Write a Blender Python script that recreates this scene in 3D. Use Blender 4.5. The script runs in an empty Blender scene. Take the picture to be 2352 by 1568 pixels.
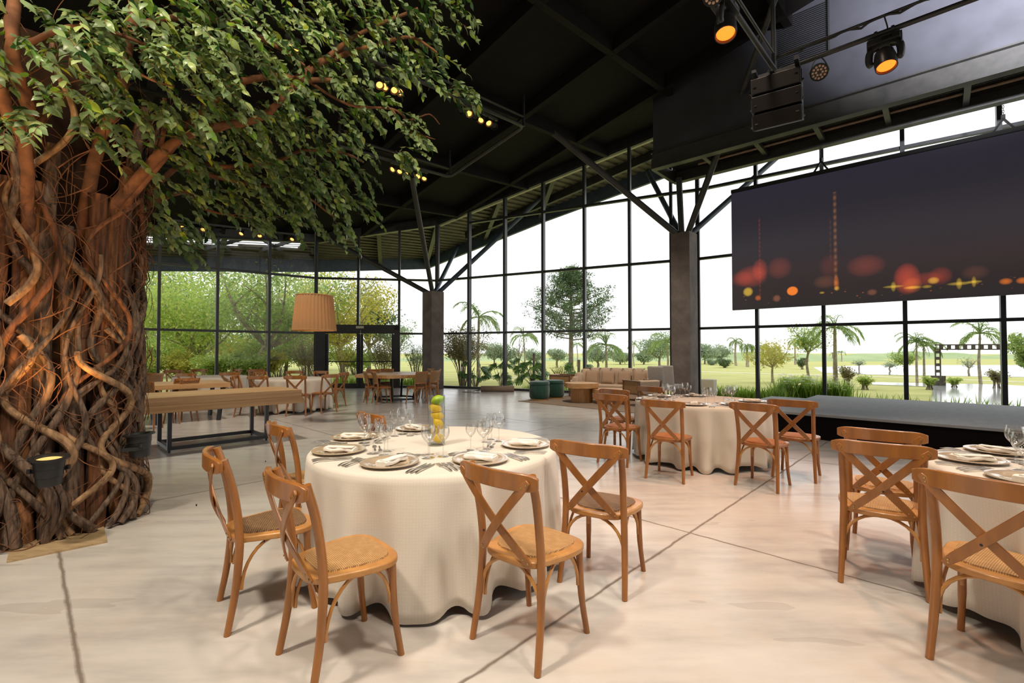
import bpy, math, random
from mathutils import Vector, Matrix
D = bpy.data
SC = bpy.context.scene
COL = SC.collection
PI = math.pi
rnd = random.Random(7)

# ------------------------------------------------------------------ camera
FPX = 1079.0
CAMZ = 1.42
PITCH = math.atan(22.0/FPX)
cam_d = D.cameras.new('camera'); cam_d.sensor_width = 36.0; cam_d.lens = 36.0*FPX/2352.0
cam_d.clip_end = 2000; cam_d.clip_start = 0.05
cam = D.objects.new('camera', cam_d); COL.objects.link(cam)
cam.location = (0, 0, CAMZ); cam.rotation_euler = (PI/2+PITCH, 0, 0)
SC.camera = cam

def ray(px, py):
    dx = (px-1176)/FPX; dy = (784-py)/FPX
    cp, sp = math.cos(PITCH), math.sin(PITCH)
    return Vector((dx, cp-dy*sp, sp+dy*cp))
def at(px, py, Y):
    d = ray(px, py); k = Y/d.y
    return Vector((d.x*k, Y, CAMZ+d.z*k))
def onz(px, py, z=0.0):
    d = ray(px, py); k = (z-CAMZ)/d.z
    return Vector((d.x*k, d.y*k, z))
def onv(px, py, p0, d2):
    """point where a sight line meets the vertical plane through p0 along d2: (distance along, height)"""
    d = ray(px, py)
    det = d.x*(-d2[1]) + d2[0]*d.y
    k = (p0[0]*(-d2[1]) + d2[0]*p0[1])/det
    x, y = d.x*k, d.y*k
    return (x-p0[0])*d2[0]+(y-p0[1])*d2[1], CAMZ+d.z*k

# building grid: A runs away to the right, B runs towards us to the right
AX = Vector((0.694, 0.72)).normalized(); BX = Vector((AX.y, -AX.x))
def ab(a, b, z=0.0):
    return Vector((AX.x*a+BX.x*b, AX.y*a+BX.y*b, z))
def toab(x, y):
    return AX.x*x+AX.y*y, BX.x*x+BX.y*y
ANG_A = math.atan2(AX.y, AX.x); ANG_B = math.atan2(BX.y, BX.x)
def zroof(x, y):
    return 8.6+0.1945*(x-4.92)-0.0822*(y-14.46)

# ------------------------------------------------------------------ materials
def lin(c):
    c /= 255.0
    return c/12.92 if c <= 0.04045 else ((c+0.055)/1.055)**2.4
def S(r, g, b):
    return (lin(r), lin(g), lin(b), 1.0)
class NT:
    def __init__(s, mat):
        s.t = mat.node_tree; s.n = s.t.nodes; s.l = s.t.links
    def add(s, typ, **kw):
        nd = s.n.new(typ)
        for k, v in kw.items():
            setattr(nd, k, v)
        return nd
    def link(s, a, b):
        s.l.new(a, b)
    def math(s, op, a, b=None, c=None, clamp=False):
        nd = s.n.new('ShaderNodeMath'); nd.operation = op; nd.use_clamp = clamp
        for i, v in enumerate((a, b, c)):
            if v is None: continue
            if isinstance(v, (int, float)): nd.inputs[i].default_value = v
            else: s.l.new(v, nd.inputs[i])
        return nd.outputs[0]
    def mix(s, fac, a, b, mode='MIX'):
        nd = s.n.new('ShaderNodeMix'); nd.data_type = 'RGBA'; nd.blend_type = mode
        for i, v in ((0, fac), (6, a), (7, b)):
            if isinstance(v, (int, float)): nd.inputs[i].default_value = v
            elif isinstance(v, tuple): nd.inputs[i].default_value = v
            else: s.l.new(v, nd.inputs[i])
        return nd.outputs[2]
    def noise(s, vec, scale, detail=4, rough=0.55):
        nd = s.n.new('ShaderNodeTexNoise'); nd.inputs['Scale'].default_value = scale
        nd.inputs['Detail'].default_value = detail; nd.inputs['Roughness'].default_value = rough
        if vec is not None: s.l.new(vec, nd.inputs['Vector'])
        return nd.outputs['Fac']
    def ramp(s, fac, stops):
        nd = s.n.new('ShaderNodeValToRGB'); e = nd.color_ramp.elements
        while len(e) < len(stops): e.new(0.5)
        for el, (p, c) in zip(e, stops):
            el.position = p; el.color = c
        s.l.new(fac, nd.inputs[0])
        return nd.outputs[0]
    def coord(s, which='Object', scale=None, rot=None):
        nd = s.n.new('ShaderNodeTexCoord'); o = nd.outputs[which]
        if scale is not None or rot is not None:
            m = s.n.new('ShaderNodeMapping')
            if scale is not None: m.inputs['Scale'].default_value = scale
            if rot is not None: m.inputs['Rotation'].default_value = rot
            s.l.new(o, m.inputs['Vector']); o = m.outputs[0]
        return o
    def bump(s, h, strength, dist=0.01):
        nd = s.n.new('ShaderNodeBump'); nd.inputs['Strength'].default_value = strength
        nd.inputs['Distance'].default_value = dist
        s.l.new(h, nd.inputs['Height']); s.l.new(nd.outputs[0], s.p.inputs['Normal'])
MATS = {}
def mat(name, col=(0.5, 0.5, 0.5, 1), rough=0.5, metal=0.0, spec=0.5, coat=0.0):
    m = D.materials.new(name); m.use_nodes = True
    t = NT(m); p = t.n['Principled BSDF']; t.p = p
    p.inputs['Base Color'].default_value = col; p.inputs['Roughness'].default_value = rough
    p.inputs['Metallic'].default_value = metal; p.inputs['Specular IOR Level'].default_value = spec
    p.inputs['Coat Weight'].default_value = coat
    MATS[name] = m
    return m, t
def mottled(name, c1, c2, scale, rough=0.5, metal=0.0, stretch=None, bump=0.0, spec=0.5, coat=0.0, lo=0.35, hi=0.65, detail=5):
    m, t = mat(name, c1, rough, metal, spec, coat)
    v = t.coord('Object', stretch)
    f = t.noise(v, scale, detail)
    t.link(t.ramp(f, [(lo, c1), (hi, c2)]), t.p.inputs['Base Color'])
    if bump: t.bump(f, bump)
    return m
def emis(name, col, strength):
    m, t = mat(name, (0, 0, 0, 1), 0.4)
    t.p.inputs['Emission Color'].default_value = col; t.p.inputs['Emission Strength'].default_value = strength
    return m

W_CHAIR = mottled('chair_wood', S(138, 86, 38), S(164, 104, 46), 14, 0.3, stretch=(1, 1, 0.25), bump=0.02, coat=0.25)
W_SEAT = mottled('seat_wood', S(170, 116, 58), S(194, 138, 74), 12, 0.32, stretch=(0.4, 1, 1), coat=0.2)
W_DARK = mottled('dark_wood', S(92, 62, 42), S(118, 82, 56), 10, 0.4, stretch=(0.3, 1, 1))
W_OAK = mottled('oak_wood', S(206, 158, 104), S(180, 132, 80), 5, 0.4, stretch=(0.25, 3, 3))
W_OAKD = mottled('oak_slats', S(188, 140, 84), S(160, 112, 62), 9, 0.45, stretch=(3, 3, 0.3))
BRASS = mat('screw_brass', S(190, 160, 100), 0.3, 1.0)[0]
def cane(name, c1, c2):
    m, t = mat(name, c1, 0.55)
    v = t.coord('Object')
    w = t.add('ShaderNodeTexWave'); w.bands_direction = 'X'; w.inputs['Scale'].default_value = 38; t.link(v, w.inputs['Vector'])
    w2 = t.add('ShaderNodeTexWave'); w2.bands_direction = 'Y'; w2.inputs['Scale'].default_value = 38; t.link(v, w2.inputs['Vector'])
    h = t.math('MULTIPLY', w.outputs['Fac'], w2.outputs['Fac'])
    n = t.noise(v, 30, 3)
    f = t.math('ADD', t.math('MULTIPLY', h, 0.75), t.math('MULTIPLY', n, 0.4))
    t.link(t.ramp(f, [(0.2, c2), (0.75, c1)]), t.p.inputs['Base Color'])
    t.bump(h, 0.5, 0.004)
    return m
CANE_TAN = cane('cane_tan', S(214, 172, 116), S(150, 108, 62))
CANE_BRN = cane('cane_brown', S(158, 122, 84), S(88, 62, 40))
CANE_RST = cane('cane_rust', S(212, 148, 92), S(160, 98, 54))
PANEL_CANE = cane('cane_panel', S(176, 134, 84), S(120, 84, 46))
LEATHER = mottled('seat_leather', S(132, 82, 52), S(112, 68, 42), 20, 0.45)

def cloth_mat(name, c):
    m, t = mat(name, c, 0.85, spec=0.15)
    u = t.coord('UV')
    vo = t.add('ShaderNodeTexVoronoi'); vo.inputs['Scale'].default_value = 62; vo.inputs['Randomness'].default_value = 0.15
    t.link(u, vo.inputs['Vector'])
    dots = t.math('LESS_THAN', vo.outputs['Distance'], 0.26)
    t.link(t.mix(t.math('MULTIPLY', dots, 0.22), c, (min(1, c[0]*1.25), min(1, c[1]*1.25), min(1, c[2]*1.27), 1)), t.p.inputs['Base Color'])
    t.bump(dots, 0.12, 0.003)
    t.p.inputs['Sheen Weight'].default_value = 0.1
    return m
CLOTH = cloth_mat('tablecloth_damask', S(216, 206, 192))
CLOTH_F = mat('tablecloth_plain', S(214, 203, 186), 0.85, spec=0.15)[0]
NAPKIN = mottled('napkin_cotton', S(238, 232, 222), S(226, 218, 206), 40, 0.85, spec=0.15)
PLATE = mat('plate_glaze', S(184, 162, 134), 0.14, spec=0.6, coat=0.4)[0]
SILVER = mat('cutlery_steel', S(226, 222, 216), 0.36, 1.0)[0]
BLACK = mat('black_metal', S(26, 26, 27), 0.45)[0]
BLACKF = mottled('black_frame', S(40, 42, 44), S(32, 33, 35), 6, 0.42)
STEEL = mottled('steel_dark', S(58, 56, 54), S(46, 45, 44), 5, 0.45)
STEELB = mottled('steel_blue', S(66, 80, 96), S(52, 64, 80), 5, 0.5)
CHROME = mat('chrome', S(200, 200, 200), 0.12, 1.0)[0]
CEIL = mottled('ceiling_black', S(19, 16, 14), S(13, 11, 10), 3, 0.75, spec=0.2, stretch=(1, 1, 1))
BULK = mottled('bulkhead_black', S(64, 64, 71), S(54, 54, 60), 1.5, 0.38, spec=0.5, bump=0.08)
GREYC = mottled('column_render', S(118, 106, 100), S(92, 82, 78), 2.5, 0.75, bump=0.1)
RUGM = mottled('rug_weave', S(150, 130, 112), S(120, 104, 90), 60, 0.95, spec=0.1)
SOFA = mottled('sofa_fabric', S(200, 174, 150), S(184, 160, 138), 30, 0.9, spec=0.1)
PILLOW = mottled('cushion_fabric', S(176, 146, 120), S(160, 132, 108), 50, 0.9, spec=0.1)
GREYF = mottled('grey_fabric', S(176, 168, 160), S(156, 150, 144), 60, 0.9, spec=0.1)
VELVET = mottled('green_velvet', S(20, 70, 52), S(12, 50, 38), 16, 0.7, spec=0.3, stretch=(1, 1, 0.3))
VELVET.node_tree.nodes['Principled BSDF'].inputs['Sheen Weight'].default_value = 0.4
STAGEM = mottled('stage_carpet', S(172, 174, 175), S(164, 166, 168), 12, 0.8, spec=0.15, stretch=(0.3, 1, 1))
SKIRT = mat('stage_skirt', S(22, 18, 18), 0.9, spec=0.1)[0]
BEIGE = mat('beige_plastic', S(196, 190, 168), 0.5)[0]
HATCH = mottled('hatch_stone', S(176, 150, 112), S(150, 126, 92), 7, 0.7, stretch=(1, 4, 1))
BARK = mottled('log_bark', S(128, 84, 58), S(66, 46, 36), 9, 0.85, spec=0.2, stretch=(3.5, 3.5, 0.3), bump=0.9)
BARKP = mottled('log_pale', S(160, 108, 70), S(100, 68, 48), 9, 0.85, spec=0.2, stretch=(3.5, 3.5, 0.3), bump=0.9)
VINE = mottled('vine_bark', S(118, 96, 80), S(62, 50, 42), 16, 0.85, spec=0.2, stretch=(3, 3, 0.5), bump=0.9)
VINEP = mottled('vine_pale', S(158, 124, 92), S(98, 74, 54), 16, 0.85, spec=0.2, stretch=(1.5, 1.5, 0.6), bump=0.6)
TENDRIL = mottled('tendril_bark', S(126, 84, 58), S(74, 50, 38), 8, 0.8, spec=0.2)
BRANCH = mottled('branch_bark', S(132, 88, 62), S(96, 64, 46), 10, 0.8, spec=0.2, bump=0.4)
CORE = mat('trunk_core', S(46, 32, 24), 0.95, spec=0.1)[0]
LAMPF = None
def lampshade():
    m, t = mat('lampshade_linen', S(178, 142, 102), 0.85, spec=0.1)
    tr = t.add('ShaderNodeBsdfTranslucent'); tr.inputs[0].default_value = S(226, 170, 110)
    mx = t.add('ShaderNodeMixShader'); mx.inputs[0].default_value = 0.22
    out = t.n['Material Output']
    t.link(t.p.outputs[0], mx.inputs[1]); t.link(tr.outputs[0], mx.inputs[2]); t.link(mx.outputs[0], out.inputs[0])
    return m
LAMPF = lampshade()

def foliage(name, stops, rough=0.45, trans=0.35, back=None, spec=0.4):
    m, t = mat(name, stops[0][1], rough, spec=spec)
    g = t.add('ShaderNodeNewGeometry')
    c = t.ramp(g.outputs['Random Per Island'], stops)
    if back is not None:
        c = t.mix(t.math('MULTIPLY', g.outputs['Backfacing'], 0.6), c, back)
    t.link(c, t.p.inputs['Base Color'])
    tr = t.add('ShaderNodeBsdfTranslucent'); t.link(c, tr.inputs[0])
    mx = t.add('ShaderNodeMixShader'); mx.inputs[0].default_value = trans
    t.link(t.p.outputs[0], mx.inputs[1]); t.link(tr.outputs[0], mx.inputs[2])
    t.link(mx.outputs[0], t.n['Material Output'].inputs[0])
    return m
F_FICUS = foliage('ficus_leaf', [(0.0, S(28, 58, 30)), (0.3, S(50, 90, 40)), (0.55, S(78, 122, 44)), (0.78, S(126, 158, 48)), (0.93, S(166, 178, 62)), (1.0, S(150, 164, 112))], 0.34, 0.3, S(140, 156, 116))
F_LIGHT = foliage('leaf_yellow_green', [(0, S(150, 178, 92)), (0.5, S(182, 204, 104)), (1, S(210, 214, 120))], 0.6, 0.58)
F_MID = foliage('leaf_mid_green', [(0, S(128, 158, 96)), (0.5, S(158, 184, 100)), (1, S(194, 200, 110))], 0.6, 0.55)
F_GOLD = foliage('leaf_gold_green', [(0, S(160, 164, 76)), (0.5, S(194, 190, 82)), (1, S(214, 198, 98))], 0.6, 0.55)
F_GREY = foliage('leaf_grey_green', [(0, S(136, 154, 128)), (0.5, S(156, 174, 140)), (1, S(180, 192, 154))], 0.7, 0.5)  # distance haze on the far trees is put into this grey green
F_PINE = foliage('pine_needle', [(0, S(66, 92, 62)), (0.6, S(98, 122, 80)), (1, S(132, 148, 92))], 0.7, 0.4)
F_PALM = foliage('palm_leaf', [(0, S(108, 140, 84)), (0.5, S(144, 170, 98)), (1, S(182, 192, 122))], 0.5, 0.45)
F_DARK = foliage('leaf_deep_green', [(0, S(46, 84, 42)), (0.5, S(76, 118, 56)), (1, S(116, 152, 70))], 0.4, 0.35)
F_BRONZE = foliage('leaf_bronze', [(0, S(128, 116, 82)), (0.5, S(156, 146, 98)), (1, S(178, 174, 116))], 0.6, 0.5)
F_GRASS = foliage('grass_blade', [(0, S(110, 150, 52)), (0.5, S(148, 182, 70)), (1, S(186, 206, 96))], 0.6, 0.45)
F_FLOWER = foliage('white_petal', [(0, S(240, 240, 236)), (1, S(250, 250, 246))], 0.7, 0.4)
T_GREY = mottled('outdoor_bark', S(146, 134, 118), S(110, 98, 84), 6, 0.9, spec=0.1)
T_PALE = mottled('pale_bark', S(180, 168, 146), S(140, 128, 110), 6, 0.9, spec=0.1)

def glass_thin(name, ior=1.45, tint=(1, 1, 1, 1), rough=0.0, gain=1.0, pw=4.0, edge=None):
    m = D.materials.new(name); m.use_nodes = True; t = NT(m)
    t.n.remove(t.n['Principled BSDF'])
    tr = t.add('ShaderNodeBsdfTransparent'); tr.inputs[0].default_value = tint
    gl = t.add('ShaderNodeBsdfGlossy'); gl.inputs['Roughness'].default_value = rough
    lw = t.add('ShaderNodeLayerWeight'); lw.inputs[0].default_value = 0.5
    mx = t.add('ShaderNodeMixShader'); f0 = ((ior-1)/(ior+1))**2
    t.link(t.math('MULTIPLY', t.math('ADD', f0, t.math('MULTIPLY', t.math('POWER', lw.outputs['Facing'], pw), 0.8)), gain, clamp=True), mx.inputs[0])
    if edge: t.link(t.mix(t.math('POWER', lw.outputs['Facing'], 3.0), tint, edge), tr.inputs[0])
    t.link(tr.outputs[0], mx.inputs[1]); t.link(gl.outputs[0], mx.inputs[2])
    t.link(mx.outputs[0], t.n['Material Output'].inputs[0])
    return m
PANE = glass_thin('window_glass', 1.3, (0.99, 0.995, 0.99, 1), 0.0, 0.38)
GLASSW = glass_thin('drinking_glass', 1.55, (0.95, 0.955, 0.955, 1), 0.03, 1.7, 2.6, (0.62, 0.64, 0.64, 1))
VASEG = glass_thin('vase_glass', 1.5, (0.97, 0.98, 0.975, 1), 0.02, 1.0, 4.0, (0.6, 0.66, 0.62, 1))
WATERV = glass_thin('vase_water', 1.15, (0.985, 0.99, 0.985, 1), 0.02, 0.5)
LEMON = mottled('lemon_skin', S(240, 200, 30), S(226, 180, 20), 60, 0.4, bump=0.2)
LIME = mottled('lime_skin', S(176, 196, 30), S(130, 168, 20), 8, 0.35, bump=0.1)

# ------------------------------------------------------------------ mesh helper
class MB:
    def __init__(s):
        s.v = []; s.f = []; s.m = []; s.cur = 0; s.uv = None
    def add(s, vs, fs):
        o = len(s.v); s.v.extend([tuple(v) for v in vs])
        for f in fs:
            s.f.append([i+o for i in f]); s.m.append(s.cur)
    def box(s, c, sz, rz=0.0, R=None):
        hx, hy, hz = sz[0]/2, sz[1]/2, sz[2]/2
        M = R if R is not None else Matrix.Rotation(rz, 3, 'Z')
        c = Vector(c)
        vs = [c+M @ Vector((x*hx, y*hy, z*hz)) for z in (-1, 1) for y in (-1, 1) for x in (-1, 1)]
        s.add(vs, [(0, 2, 3, 1), (4, 5, 7, 6), (0, 1, 5, 4), (2, 6, 7, 3), (0, 4, 6, 2), (1, 3, 7, 5)])
        return s
    def beam(s, p, q, w, h, up=(0, 0, 1)):
        p, q = Vector(p), Vector(q); d = (q-p); L = d.length; d.normalize()
        u = Vector(up); x = d.cross(u)
        if x.length < 1e-4: x = d.cross(Vector((1, 0, 0)))
        x.normalize(); z = x.cross(d)
        R = Matrix((x, d, z)).transposed()
        s.box((p+q)/2, (w, L, h), R=R)
        return s
    def tube(s, pts, r, n=8, cap=True):
        pts = [Vector(p) for p in pts]; k = len(pts)
        rs = list(r) if isinstance(r, (list, tuple)) else [r]*k
        t0 = (pts[1]-pts[0]).normalized()
        x = t0.cross(Vector((0, 0, 1)))
        if x.length < 0.05: x = t0.cross(Vector((0, 1, 0)))
        x.normalize(); vs = []
        for i in range(k):
            t = (pts[min(i+1, k-1)]-pts[max(i-1, 0)])
            if t.length < 1e-9: t = t0
            t = t.normalized()
            x = x-t*x.dot(t)
            if x.length < 1e-6: x = t.orthogonal()
            x.normalize(); y = t.cross(x)
            for j in range(n):
                a = 2*PI*j/n
                vs.append(pts[i]+(x*math.cos(a)+y*math.sin(a))*rs[i])
        fs = []
        for i in range(k-1):
            for j in range(n):
                fs.append((i*n+j, i*n+(j+1) % n, (i+1)*n+(j+1) % n, (i+1)*n+j))
        if cap:
            fs.append(tuple(range(n-1, -1, -1))); fs.append(tuple((k-1)*n+j for j in range(n)))
        s.add(vs, fs)
        return s
    def strip(s, pts, w, th, nor, round_end=0):
        """flat bar of width w and thickness th that follows pts; nor(i) gives its face normal"""
        pts = [Vector(p) for p in pts]; k = len(pts); vs = []
        for i in range(k):
            t = (pts[min(i+1, k-1)]-pts[max(i-1, 0)]).normalized()
            nn = Vector(nor(i)) if callable(nor) else Vector(nor)
            nn = (nn-t*nn.dot(t)).normalized(); b = t.cross(nn)
            ww = w
            if round_end:
                e = min(i, k-1-i)
                if e < round_end: ww = w*(0.55+0.45*math.sin(PI/2*(e/round_end)))
            for sb, sn in ((-1, -1), (1, -1), (1, 1), (-1, 1)):
                vs.append(pts[i]+b*(sb*ww/2)+nn*(sn*th/2))
        fs = []
        for i in range(k-1):
            for j in range(4):
                fs.append((i*4+j, i*4+(j+1) % 4, (i+1)*4+(j+1) % 4, (i+1)*4+j))
        fs.append((3, 2, 1, 0)); fs.append(tuple((k-1)*4+j for j in range(4)))
        s.add(vs, fs)
        return s
    def lathe(s, prof, n=24, c=(0, 0, 0), cap=False, fold=None):
        vs = []; k = len(prof)
        for i, (r, z) in enumerate(prof):
            for j in range(n):
                a = 2*PI*j/n
                rr = r if fold is None else fold(i, a, r, z)
                vs.append((c[0]+rr*math.cos(a), c[1]+rr*math.sin(a), c[2]+z))
        fs = []
        for i in range(k-1):
            for j in range(n):
                fs.append((i*n+j, i*n+(j+1) % n, (i+1)*n+(j+1) % n, (i+1)*n+j))
        if cap:
            fs.append(tuple(range(n-1, -1, -1))); fs.append(tuple((k-1)*n+j for j in range(n)))
        s.add(vs, fs)
        return s
    def prism(s, poly, z0, z1):
        n = len(poly)
        za = z0 if callable(z0) else (lambda x, y: z0); zb = z1 if callable(z1) else (lambda x, y: z1)
        vs = [(x, y, za(x, y)) for x, y in poly]+[(x, y, zb(x, y)) for x, y in poly]
        fs = [tuple(range(n-1, -1, -1)), tuple(range(n, 2*n))]
        fs += [(i, (i+1) % n, n+(i+1) % n, n+i) for i in range(n)]
        s.add(vs, fs)
        return s
    def blob(s, c, r, n=10, m=7, R=None, fn=None):
        vs = []; fs = []
        M = R if R is not None else Matrix.Identity(3)
        for i in range(m+1):
            th = PI*i/m
            for j in range(n):
                ph = 2*PI*j/n
                d = Vector((math.sin(th)*math.cos(ph), math.sin(th)*math.sin(ph), math.cos(th)))
                k = fn(d) if fn else 1.0
                vs.append(Vector(c)+M @ Vector((d.x*r[0]*k, d.y*r[1]*k, d.z*r[2]*k)))
        for i in range(m):
            for j in range(n):
                fs.append((i*n+j, (i+1)*n+j, (i+1)*n+(j+1) % n, i*n+(j+1) % n))
        s.add(vs, fs)
        return s
    def leaf(s, p, d, nrm, L, w, droop=0.15, full=True):
        d = d.normalized(); side = d.cross(nrm)
        if side.length < 1e-5: side = d.orthogonal()
        side.normalize(); up = side.cross(d)
        m = p+d*(L*0.42)+up*(L*0.03); t = p+d*L-up*(L*droop)
        if full:
            vs = [p]; K = ((0.14, 0.36, 0.01), (0.36, 0.5, 0.03), (0.6, 0.42, 0.0), (0.82, 0.17, -0.45))
            for (k, wk, dz) in K:
                c = p+d*(L*k)+up*(L*(dz if dz >= 0 else dz*droop))
                vs += [c+side*w*wk-up*L*0.035, c, c-side*w*wk-up*L*0.035]
            vs.append(t); fs = [(0, 2, 1), (0, 3, 2)]
            for i in range(3):
                a = 1+i*3; b = a+3; fs += [(a, a+1, b+1, b), (a+1, a+2, b+2, b+1)]
            fs += [(10, 11, 13), (11, 12, 13)]
            s.add(vs, fs)
        else:
            s.add([p, m+side*w/2, t, m-side*w/2], [(0, 3, 2, 1)])
        return s
    def build(s, name, m, parent=None, smooth=True, bevel=0.0, seg=2, loc=None, rz=None, subsurf=0):
        me = D.meshes.new(name)
        me.from_pydata(s.v, [], s.f); me.update()
        for mm in (m if isinstance(m, (list, tuple)) else [m]): me.materials.append(mm)
        me.polygons.foreach_set('material_index', s.m)
        if smooth:
            me.polygons.foreach_set('use_smooth', [True]*len(me.polygons))
            me.set_sharp_from_angle(angle=math.radians(40))
        if s.uv is not None:
            l = me.uv_layers.new(name='UVMap')
            fl = [0.0]*(2*len(me.loops)); 
            for lp in me.loops:
                u = s.uv[lp.vertex_index]; fl[2*lp.index] = u[0]; fl[2*lp.index+1] = u[1]
            l.data.foreach_set('uv', fl)
        o = D.objects.new(name, me); COL.objects.link(o)
        if parent is not None: o.parent = parent
        if loc is not None: o.location = loc
        if rz is not None: o.rotation_euler = (0, 0, rz)
        if bevel:
            b = o.modifiers.new('bevel', 'BEVEL'); b.width = bevel; b.segments = seg; b.limit_method = 'ANGLE'
        if subsurf:
            b = o.modifiers.new('subsurf', 'SUBSURF'); b.levels = subsurf; b.render_levels = subsurf
        return o
def tag(o, label, cat, group=None, kind=None):
    o['label'] = label; o['category'] = cat
    if group: o['group'] = group
    if kind: o['kind'] = kind
    return o
def struct(o, label=None):
    o['kind'] = 'structure'
    if label: o['label'] = label
    return o
def thing(name, label, cat, loc=(0, 0, 0), rz=0.0, group=None):
    o = D.objects.new(name, None); COL.objects.link(o)
    o.empty_display_size = 0.1
    o.location = loc; o.rotation_euler = (0, 0, rz)
    return tag(o, label, cat, group)
def node(name, loc=(0, 0, 0), rz=0.0):
    o = D.objects.new(name, None); COL.objects.link(o); o.location = loc; o.rotation_euler = (0, 0, rz)
    return o
def dup(root, loc, rz, label, group=None, scale=None, parent=None):
    c = root.copy(); COL.objects.link(c); c.location = loc; c.rotation_euler = (0, 0, rz)
    c['label'] = label
    if group: c['group'] = group
    if scale: c.scale = scale
    for ch in list(root.children):
        k = ch.copy(); COL.objects.link(k); k.parent = c
        for g in list(ch.children):
            q = g.copy(); COL.objects.link(q); q.parent = k
    return c
def smoothpath(pts, n=6):
    pts = [Vector(p) for p in pts]; out = []
    P = [pts[0]*2-pts[1]]+pts+[pts[-1]*2-pts[-2]]
    for i in range(1, len(P)-2):
        for k in range(n):
            t = k/n; a, b, c, d = P[i-1], P[i], P[i+1], P[i+2]
            out.append(0.5*((2*b)+(c-a)*t+(2*a-5*b+4*c-d)*t*t+(3*b-a-3*c+d)*t*t*t))
    out.append(pts[-1])
    return out
def facing(fx, fy):
    return math.atan2(-fx, fy)
# ================================================================== room shell
C1 = Vector((-2.95, 18.5)); E1 = Vector((4.92, 14.46)); FR0 = Vector((5.62, 14.15))
K2 = Vector((-7.46, 17.85))
def d2(p, q):
    v = (q-p).normalized(); return v
dF1 = d2(C1, E1); dFR = Vector((1, -0.784)).normalized(); d2b = d2(K2, C1); d2a = Vector((-0.775, -0.632)).normalized()
FRE = FR0+dFR*9.5; K2E = K2+d2a*8.2
# floor
def floor_mat():
    m, t = mat('polished_concrete', S(186, 174, 160), 0.2, spec=0.5)
    v = t.coord('Object')
    def dot(ax):
        nd = t.add('ShaderNodeVectorMath'); nd.operation = 'DOT_PRODUCT'; nd.inputs[1].default_value = (ax.x, ax.y, 0); t.link(v, nd.inputs[0]); return nd.outputs['Value']
    a, b = dot(AX), dot(BX)
    n1 = t.noise(v, 0.55, 6, 0.6); n2 = t.noise(v, 2.6, 6, 0.65)
    mp = t.add('ShaderNodeMapping'); mp.inputs['Scale'].default_value = (0.7, 3.2, 1); mp.inputs['Rotation'].default_value = (0, 0, -0.25); t.link(v, mp.inputs[0])
    n3 = t.noise(mp.outputs[0], 1.6, 7, 0.62)
    base = t.ramp(t.math('ADD', t.math('MULTIPLY', n1, 0.5), t.math('MULTIPLY', n3, 0.5)), [(0.3, S(160, 154, 149)), (0.5, S(194, 187, 179)), (0.7, S(211, 205, 197))])
    base = t.mix(t.math('MULTIPLY', t.math('SUBTRACT', n2, 0.52, clamp=True), 1.6, clamp=True), base, S(200, 178, 158))
    # damp grey patches
    st = t.math('MULTIPLY', t.math('GREATER_THAN', t.noise(mp.outputs[0], 0.9, 3, 0.5), 0.64), 0.3)
    base = t.mix(st, base, S(146, 138, 130))
    w = t.math('MULTIPLY', t.math('SUBTRACT', t.noise(v, 6, 4), 0.5), 0.035)
    line = None
    for src, vals in ((a, (-3.2, 0.19, 3.63, 7.07, 10.5, 13.9)), (b, (-13.5, -9.55, -5.565, -1.57, 2.43))):
        for c in vals:
            dd = t.math('ABSOLUTE', t.math('SUBTRACT', t.math('ADD', src, w), c))
            core = t.math('LESS_THAN', t.math('ABSOLUTE', t.math('SUBTRACT', src, c)), 0.004)
            x = t.math('MULTIPLY', t.math('SUBTRACT', 1.0, t.math('DIVIDE', dd, 0.016), clamp=True), 1.2, clamp=True)
            x = t.math('MAXIMUM', x, core)
            line = x if line is None else t.math('MAXIMUM', line, x)
    base = t.mix(t.math('MULTIPLY', line, 0.8), base, S(92, 76, 60))
    t.link(base, t.p.inputs['Base Color'])
    r = t.math('ADD', 0.13, t.math('MULTIPLY', n2, 0.2))
    t.link(t.math('ADD', r, t.math('MULTIPLY', line, 0.4)), t.p.inputs['Roughness'])
    t.bump(t.math('SUBTRACT', t.math('MULTIPLY', n2, 0.25), t.math('MULTIPLY', line, 0.8)), 0.12, 0.004)
    return m
FLOORM = floor_mat()
plan = [tuple(K2E), tuple(K2), tuple(C1), tuple(E1), tuple(FR0), tuple(FRE), (FRE.x+1.5, -9), (K2E.x, -9)]
m = MB(); m.prism(list(reversed(plan)), -0.15, 0.0)
struct(m.build('floor', FLOORM, smooth=False))
# ceiling (black lining) and its beams
m = MB(); m.prism(list(reversed(plan)), lambda x, y: zroof(x, y)-0.04, lambda x, y: zroof(x, y)+0.04)
ceil = struct(m.build('ceiling', CEIL, smooth=False))
def inside(x, y):
    n = len(plan); c = False
    for i in range(n):
        x1, y1 = plan[i]; x2, y2 = plan[(i+1) % n]
        if (y1 > y) != (y2 > y) and x < (x2-x1)*(y-y1)/(y2-y1)+x1: c = not c
    return c
def cbeam(p_of, lo, hi):
    s = lo; run = []
    segs = []
    while s <= hi:
        p = p_of(s)
        if inside(p.x, p.y): run.append(p)
        else:
            if len(run) > 3: segs.append((run[0], run[-1]))
            run = []
        s += 0.1
    if len(run) > 3: segs.append((run[0], run[-1]))
    for p, q in segs:
        mb = MB()
        mb.beam((p.x, p.y, zroof(p.x, p.y)-0.20), (q.x, q.y, zroof(q.x, q.y)-0.20), 0.16, 0.34)
        mb.build('ceiling_beam', CEIL, ceil, smooth=False)
for b0 in (-14.0, -11.2, -8.4, -5.6, -2.8, 0.0, 2.8):
    cbeam(lambda s, b0=b0: ab(s, b0), -6, 20)
for a0 in (-0.9, 1.6, 4.1, 6.55, 9.0, 11.5):
    cbeam(lambda s, a0=a0: ab(a0, s), -18, 10)

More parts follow.
